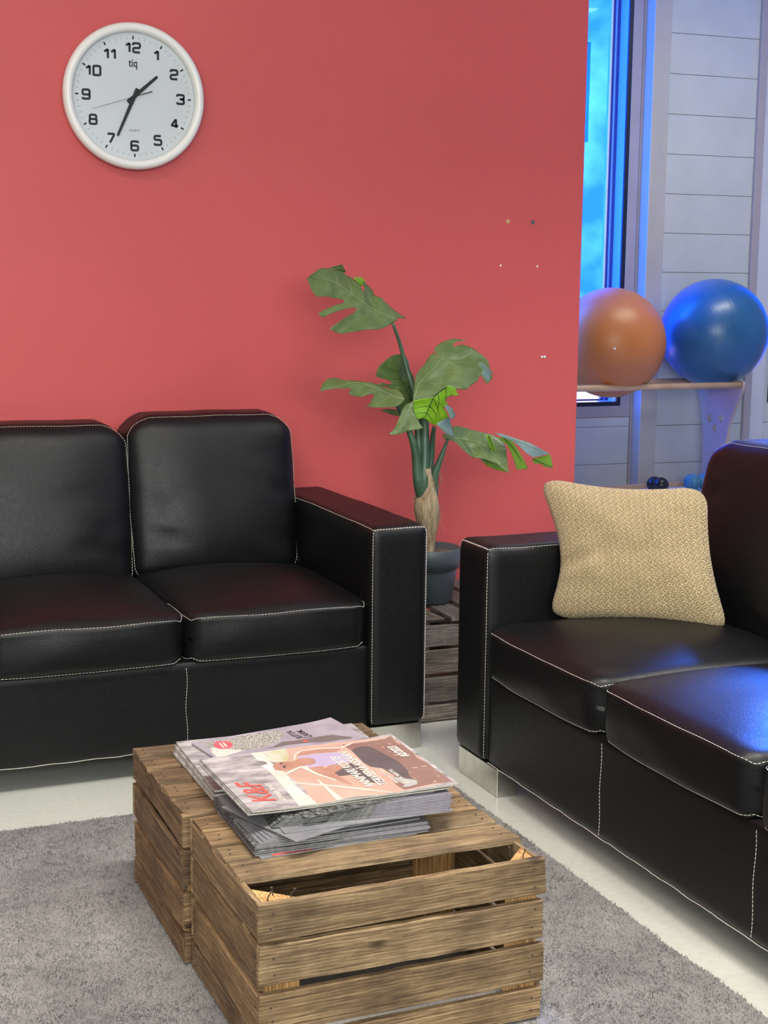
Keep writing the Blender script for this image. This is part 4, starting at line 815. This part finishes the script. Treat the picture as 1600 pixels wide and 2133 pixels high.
def clock():
    root = tag(emptyobj('wall_clock', (1.062, 4.4995, 1.833)), 'round white wall clock hanging on the red wall', 'clock')
    def P(name, bm, mat, sm=False, par=root): return link(name, bm, mat, par, sm)
    bm = bmesh.new(); lathe(bm, [(.190, -.001), (.205, -.002), (.212, -.012), (.2145, -.028), (.212, -.040), (.205, -.047), (.197, -.048), (.190, -.044), (.187, -.036), (.186, -.024)], 96, 'y'); bmesh.ops.recalc_face_normals(bm, faces=bm.faces[:]); P('rim', bm, WPLAST, True)
    bm = bmesh.new(); lathe(bm, [(0, -.022), (.187, -.022), (.187, -.002), (0, -.002)], 96, 'y'); bmesh.ops.recalc_face_normals(bm, faces=bm.faces[:]); d = P('dial', bm, DIAL)
    y = -.0224
    bm = bmesh.new(); bg = bmesh.new()
    for k in range(60):
        a = k*PI/30; u = Vector((math.sin(a), 0, math.cos(a))); s = Vector((math.cos(a), 0, -math.sin(a))); big = k % 5 == 0
        w = .0024 if big else .0005; r0, r1 = (.1662, .1762) if big else (.1662, .1740); t = bg if big else bm
        vs = [t.verts.new(u*r+s*w*q+Vector((0, y, 0))) for r, q in ((r0, -1), (r0, 1), (r1, 1), (r1, -1))]; t.faces.new(vs)
    P('minute_ticks', bm, TICK, par=d); P('hour_ticks', bg, INK, par=d)
    for k in range(1, 13):
        a = k*PI/6; r = .1435 if k not in (10, 11, 12) else (.139 if k != 12 else .1425)
        numeral(str(k), (r*math.sin(a), y, r*math.cos(a)), d)
    text_mesh('dial_logo', 'tiq', .033, INK, d, (-.001, y, .097), (PI/2, 0, 0), .0003, .0005, .78)
    text_mesh('dial_text', 'QUARTZ', .0075, INK, d, (0, y, -.0985), (PI/2, 0, 0), .0002, 0, 1.1)
    def hand(name, ang, L, tail, w0, w1, yy):
        a = math.radians(ang); u = Vector((math.sin(a), 0, math.cos(a))); s = Vector((math.cos(a), 0, -math.sin(a))); bm = bmesh.new()
        prof = [(-tail, w0*.9), (-tail+.004, w0), (L-.003, w1), (L, w1*.6)]
        vs = [u*t+s*w for t, w in prof]+[u*t-s*w for t, w in prof[::-1]]
        lo = [bm.verts.new(v+Vector((0, yy, 0))) for v in vs]; hi = [bm.verts.new(v+Vector((0, yy-.0012, 0))) for v in vs]
        bm.faces.new(lo); bm.faces.new(hi[::-1])
        for i in range(len(vs)): j = (i+1) % len(vs); bm.faces.new((lo[i], hi[i], hi[j], lo[j]))
        bmesh.ops.recalc_face_normals(bm, faces=bm.faces[:]); P(name, bm, INK)
    hand('hour_hand', 49, .096, .026, .0062, .0040, -.0245); hand('minute_hand', 204.3, .128, .026, .0062, .0034, -.0275)
    hand('second_hand', 251.9, .135, .004, .0006, .0004, -.0305); hand('second_hand', 71.9, .058, 0, .0010, .0016, -.0303)
    bm = bmesh.new(); lathe(bm, [(0, -.022), (.006, -.022), (.006, -.0325), (0, -.0325)], 24, 'y'); bmesh.ops.recalc_face_normals(bm, faces=bm.faces[:]); P('hand_hub', bm, INK)
    bm = bmesh.new(); lathe(bm, [(0, -.036), (.1865, -.036), (.1865, -.0345), (0, -.0345)], 64, 'y'); bmesh.ops.recalc_face_normals(bm, faces=bm.faces[:]); P('cover_glass', bm, CLEAR)
clock()
# screws and plugs left in the red wall
for (x, z, r, lab) in ((2.346, 1.498, .0075, 'pale screw plug in the red wall, left one of the upper pair'), (2.442, 1.497, .0075, 'screw plug in the red wall, right one of the upper pair'),
                       (2.322, 1.350, .0035, 'tiny filled hole in the red wall below the left screw plug'), (2.463, 1.349, .0035, 'tiny filled hole in the red wall below the right screw plug'),
                       (2.491, 1.039, .0045, 'small white plug low on the red wall, left one of a touching pair'), (2.502, 1.039, .0045, 'small white plug low on the red wall, right one of a touching pair')):
    bm = bmesh.new(); lathe(bm, [(0, 0), (r, 0), (r, -.002), (r*.55, -.004), (r*.5, -.0025), (0, -.0025)], 14, 'y'); bmesh.ops.recalc_face_normals(bm, faces=bm.faces[:])
    tag(link('wall_plug', bm, SPACER if r < .007 else TICK if 'right' in lab else PLY, None, True, (x, 4.5002, z)), lab, 'wall plug')
# ------------------------------------------------------------------ plant
def plant():
    px, py, pz = 1.858, 4.03, .3185
    root = tag(emptyobj('potted_plant', (px, py, pz)), 'artificial monstera in a slate pot on the grey crate by the red wall', 'plant')
    O = Vector((px, py, pz))
    bm = bmesh.new(); lathe(bm, [(0, 0), (.066, 0), (.070, .004), (.084, .104), (.085, .108), (.092, .110), (.0945, .168), (.0925, .170), (.088, .168), (.084, .13), (.078, .13), (0, .13)], 56); bmesh.ops.recalc_face_normals(bm, faces=bm.faces[:]); link('pot', bm, POT, root, True)
    bevel_ = None
    bm = bmesh.new(); bmesh.ops.create_circle(bm, cap_ends=True, radius=.083, segments=40); bmesh.ops.subdivide_edges(bm, edges=bm.edges[:], cuts=1)
    bmesh.ops.triangulate(bm, faces=bm.faces[:]); bmesh.ops.subdivide_edges(bm, edges=bm.edges[:], cuts=3, use_grid_fill=True)
    for v in bm.verts: v.co.z = .152+.005*noise.noise(v.co*60)
    link('soil', bm, SOIL, root, True)
    # husked trunk
    bm = bmesh.new(); pts = spline([(0, 0, .14), (-.004, 0, .21), (-.016, .0, .29), (-.014, -.006, .36), (-.022, -.016, .415)], 24); seg = 20; rings = []
    for i, p in enumerate(pts):
        t = i/24; r = .012+.027*math.exp(-((t-.50)/.27)**2)
        rings.append([bm.verts.new(p+Vector((math.cos(2*PI*k/seg), math.sin(2*PI*k/seg), 0))*r*(1+.16*noise.noise((k*1.3, t*3, 0)))) for k in range(seg)])
    for A, B in zip(rings, rings[1:]):
        for k in range(seg): bm.faces.new((A[k], A[(k+1) % seg], B[(k+1) % seg], B[k]))
    bm.faces.new(rings[-1]); rr = random.Random(2)
    for k in range(70):   # loose fibres
        a = rr.uniform(0, 2*PI); t = rr.uniform(.25, .95); p = pts[int(t*24)]+Vector((math.cos(a), math.sin(a), 0))*.036; q = p+Vector((math.cos(a)*.008, math.sin(a)*.008, rr.uniform(.01, .035)))
        tube(bm, [p, (p+q)/2+Vector((.002, 0, 0)), q], .0009, .0003, 4)
    bmesh.ops.recalc_face_normals(bm, faces=bm.faces[:]); link('trunk', bm, HUSK, root, True)
    for k, (pp, r0, r1) in STEMS.items():
        bm = bmesh.new(); base = Vector((px-.016, py, pz+.30)); q = [Vector(p)-O for p in pp]
        tube(bm, spline([base-O]+q if k != 'right' else [Vector((0.006, -.0, .33))]+q[1:], 24), r0*1.35, r1, 12); link('stem', bm, STEM, root, True)
    mats = dict(A=LEAF, Afold=LEAFD, Atwist=LEAFU, B=LEAFD, C=LEAF, Ctip=LEAFB, D=LEAF, E=LEAF, F=LEAFU, Ftip=LEAFB, Ftag=LEAFB, G=LEAF, Gunder=LEAFU, Globe1=LEAFU, Globe2=LEAFU, Globe3=LEAFB, Globe4=LEAFU, H=LEAFD)
    for k, (poly, mid, nrm) in LEAVES.items():
        n = Vector(nrm).normalized(); M = [Vector(p) for p in mid]; P0 = M[0]; e1 = (M[-1]-M[0]); e1 = (e1-n*e1.dot(n)).normalized(); e2 = n.cross(e1)
        to2 = lambda p: Vector(((Vector(p)-P0).dot(e1), (Vector(p)-P0).dot(e2)))
        q = [to2(p) for p in poly]; mq = [to2(p) for p in M]
        mids = [Vector((a.x, a.y)) for a in spline([Vector((p.x, p.y, 0)) for p in mq], 30)]
        L = sum((b-a).length for a, b in zip(mids, mids[1:]))
        def near(p):
            d, i = min(((p-m_).length, i) for i, m_ in enumerate(mids)); return d, i/30
        big = len(poly) > 18
        def hgt(p):
            d, t = near(p)
            if not big: return .004-.02*d
            ang = t*L*55 - d*24
            return -.10*d + .0048*math.sin(ang)*min(1, d/.02) + .004*noise.noise((p.x*18, p.y*18, len(k)))
        def inside(p):
            r = False; j = len(q)-1
            for i in range(len(q)):
                if (q[i].y > p.y) != (q[j].y > p.y) and p.x < (q[j].x-q[i].x)*(p.y-q[i].y)/(q[j].y-q[i].y)+q[i].x: r = not r
                j = i
            return r
        V = list(q); st = .008; xs = [v.x for v in q]; ys = [v.y for v in q]; x = min(xs)+st/2
        while x < max(xs):
            y = min(ys)+st/2
            while y < max(ys):
                p = Vector((x, y))
                if inside(p): V.append(p)
                y += st
            x += st
        vo, _, fo, *_r = delaunay_2d_cdt(V, [], [list(range(len(q)))], 1, 1e-5)
        w3 = lambda p, ex=0: P0+e1*p.x+e2*p.y+n*(hgt(p)+ex)-O
        bm = bmesh.new(); vs = [bm.verts.new(w3(v)) for v in vo]
        for f in fo:
            try: bm.faces.new([vs[i] for i in f])
            except ValueError: pass
        for f in bm.faces: f.normal_update()
        if sum(f.normal.dot(n) for f in bm.faces) < 0: bmesh.ops.reverse_faces(bm, faces=bm.faces[:])
        lf = link('leaf', bm, mats[k], root, True); sm = lf.modifiers.new('solid', 'SOLIDIFY'); sm.thickness = .0011; sm.offset = -1
        if k in ('F', 'Atwist') or k.startswith('Globe') or k in ('Afold', 'Gunder'): lf['label'] = 'leaf piece turned so its other side shows'
        # veins
        bm = bmesh.new(); th = .0011 if k != 'F' else .0016
        def ok(p): return inside(p)
        mm = [p for p in mids if ok(p)]
        if len(mm) > 2: tube(bm, [w3(p, .0008) for p in mm], th*1.1, th*.5, 5)
        if big:
            ns = 5
            for s in range(ns):
                i0 = int(30*(.06+s/ns*.9)); a = mids[i0]; dr = (mids[min(30, i0+1)]-mids[max(0, i0-1)]).normalized()
                for sd in (-1, 1):
                    pts_ = []; p = a.copy(); hd = math.atan2(dr.y, dr.x)+sd*math.radians(68)
                    for _k in range(60):
                        if _k and not ok(p): break
                        pts_.append(p.copy()); p = p+Vector((math.cos(hd), math.sin(hd)))*.003; hd -= sd*.018
                    pts_ = pts_[:-2]
                    if len(pts_) > 4: tube(bm, [w3(v, .0003) for v in pts_], th*.7, th*.25, 4)
        if len(bm.verts): link('leaf_vein', bm, VEIND if k in ('F', 'Globe2', 'Globe4', 'Globe1', 'B') else VEINL, lf, True)
        else: bm.free()
plant()
# ------------------------------------------------------------------ ball rack and balls
def rack():
    root = tag(emptyobj('ball_rack', (0, 0, 0)), 'plywood rack with dowel rails holding the two exercise balls', 'rack')
    for y in (7.235, 7.60):
        bm = bmesh.new(); tube(bm, [(3.35, y, .698), (5.372, y, .698)], .019, .019, 16); link('rail', bm, PLY, root, True)
    prof_f = [(7.215, .722), (7.209, .700), (7.214, .670), (7.240, .62), (7.29, .53), (7.322, .46), (7.345, .36), (7.345, .28), (7.325, .18), (7.28, .08), (7.24, .0)]
    prof_b = [(7.66, .0), (7.60, .10), (7.586, .16), (7.588, .23), (7.592, .34), (7.601, .45), (7.625, .54), (7.655, .60), (7.675, .66), (7.672, .71), (7.655, .722)]
    for x in (5.355, 3.30):
        out = [Vector((0, y, z)) for y, z in spline2(prof_f)+spline2(prof_b)]
        bm = bmesh.new(); q = [Vector((v.y, v.z)) for v in out]; V = list(q); edges_ = []; faces_ = [list(range(len(q)))]
        holes = [(7.523, .475), (7.408, .481), (7.467, .419), (7.468, .25)]
        loops = []
        for (hy, hz_) in holes:
            b0 = len(V); V += [Vector((hy+.025*math.cos(a*PI/10), hz_+.025*math.sin(a*PI/10))) for a in range(20)]; loops.append(list(range(b0, b0+20)))
            edges_ += [(b0+i, b0+(i+1) % 20) for i in range(20)]
        vo, eo, fo, *_r = delaunay_2d_cdt(V, edges_, faces_, 1, 1e-6)
        def inhole(c): return any((c-Vector(h)).length < .0245 for h in holes)
        fr = [f for f in fo if not inhole(sum((vo[i] for i in f), Vector((0, 0)))/len(f))]
        A = [bm.verts.new((x, v.x, v.y)) for v in vo]; B = [bm.verts.new((x+.018, v.x, v.y)) for v in vo]
        from collections import Counter
        ec = Counter()
        for f in fr:
            bm.faces.new([A[i] for i in f]); bm.faces.new([B[i] for i in f][::-1])
            for i, j in zip(f, f[1:]+f[:1]): ec[(i, j)] += 1
        for (i, j) in list(ec):
            if (j, i) not in ec: bm.faces.new((A[j], A[i], B[i], B[j]))
        for v in [v for v in bm.verts if not v.link_faces]: bm.verts.remove(v)
        bmesh.ops.recalc_face_normals(bm, faces=bm.faces[:]); link('side_panel', bm, PLYS, root)
    bm = bmesh.new(); box(bm, 3.318, 7.27, .030, 5.355, 7.60, .044); link('lower_shelf', bm, WHITEP, root)
    bm = bmesh.new(); box(bm, 3.318, 7.60, .020, 5.355, 7.618, .072); box(bm, 3.318, 7.255, .015, 5.355, 7.27, .056); link('shelf_edge', bm, PLY, root)
def spline2(p): return [(v.x, v.y) for v in spline([Vector((a, b, 0)) for a, b in p], 30)]
rack()
def ball(name, r, loc, mat, label, valve=None, squash=1.0):
    bm = bmesh.new(); bmesh.ops.create_uvsphere(bm, u_segments=72, v_segments=48, radius=r)
    for v in bm.verts: v.co.z *= squash
    b = link(name, bm, mat, None, True, loc); tag(b, label, 'ball'); return b
ob = ball('exercise_ball', .320, (4.568, 7.428, .946), ORANGE, 'orange exercise ball on the rack, partly behind the red wall')
bm = bmesh.new(); lathe(bm, [(0, -.003), (.006, -.002), (.008, .001)], 14); vv = Vector((-.46, -.885, -.06)).normalized(); va = link('valve', bm, SPACER, ob, True); va.location = vv*.3195; va.rotation_euler = (-vv).to_track_quat('Z', 'Y').to_euler()
ball('exercise_ball', .3235, (5.306, 7.45, 1.000), BLUEB, 'blue exercise ball at the right end of the rack')
def peanut(label, c, d, r, gap, mat):
    bm = bmesh.new(); n = 30; d = Vector(d).normalized(); pts = []
    prof = []
    for i in range(n+1):
        t = -1+2*i/n; x = t*(gap/2+r)
        y = max(math.sqrt(max(0, r*r-(abs(x)-gap/2)**2)), r*.55 if abs(x) < gap/2 else 0); prof.append((max(y, 0 if i not in (0, n) else 0), x))
    lathe(bm, prof, 32); bmesh.ops.recalc_face_normals(bm, faces=bm.faces[:]); ob = link('massage_roller', bm, mat, None, True, c); ob.rotation_euler = d.to_track_quat('Z', 'Y').to_euler(); tag(ob, label, 'massage ball')
peanut('black double massage ball on the lower shelf of the rack', (4.925, 7.42, .0935), (.30, -.95, 0), .047, .05, BLKR)
peanut('light blue nubby peanut roller on the lower shelf of the rack', (5.222, 7.42, .0975), (1, .1, 0), .052, .105, NUB)
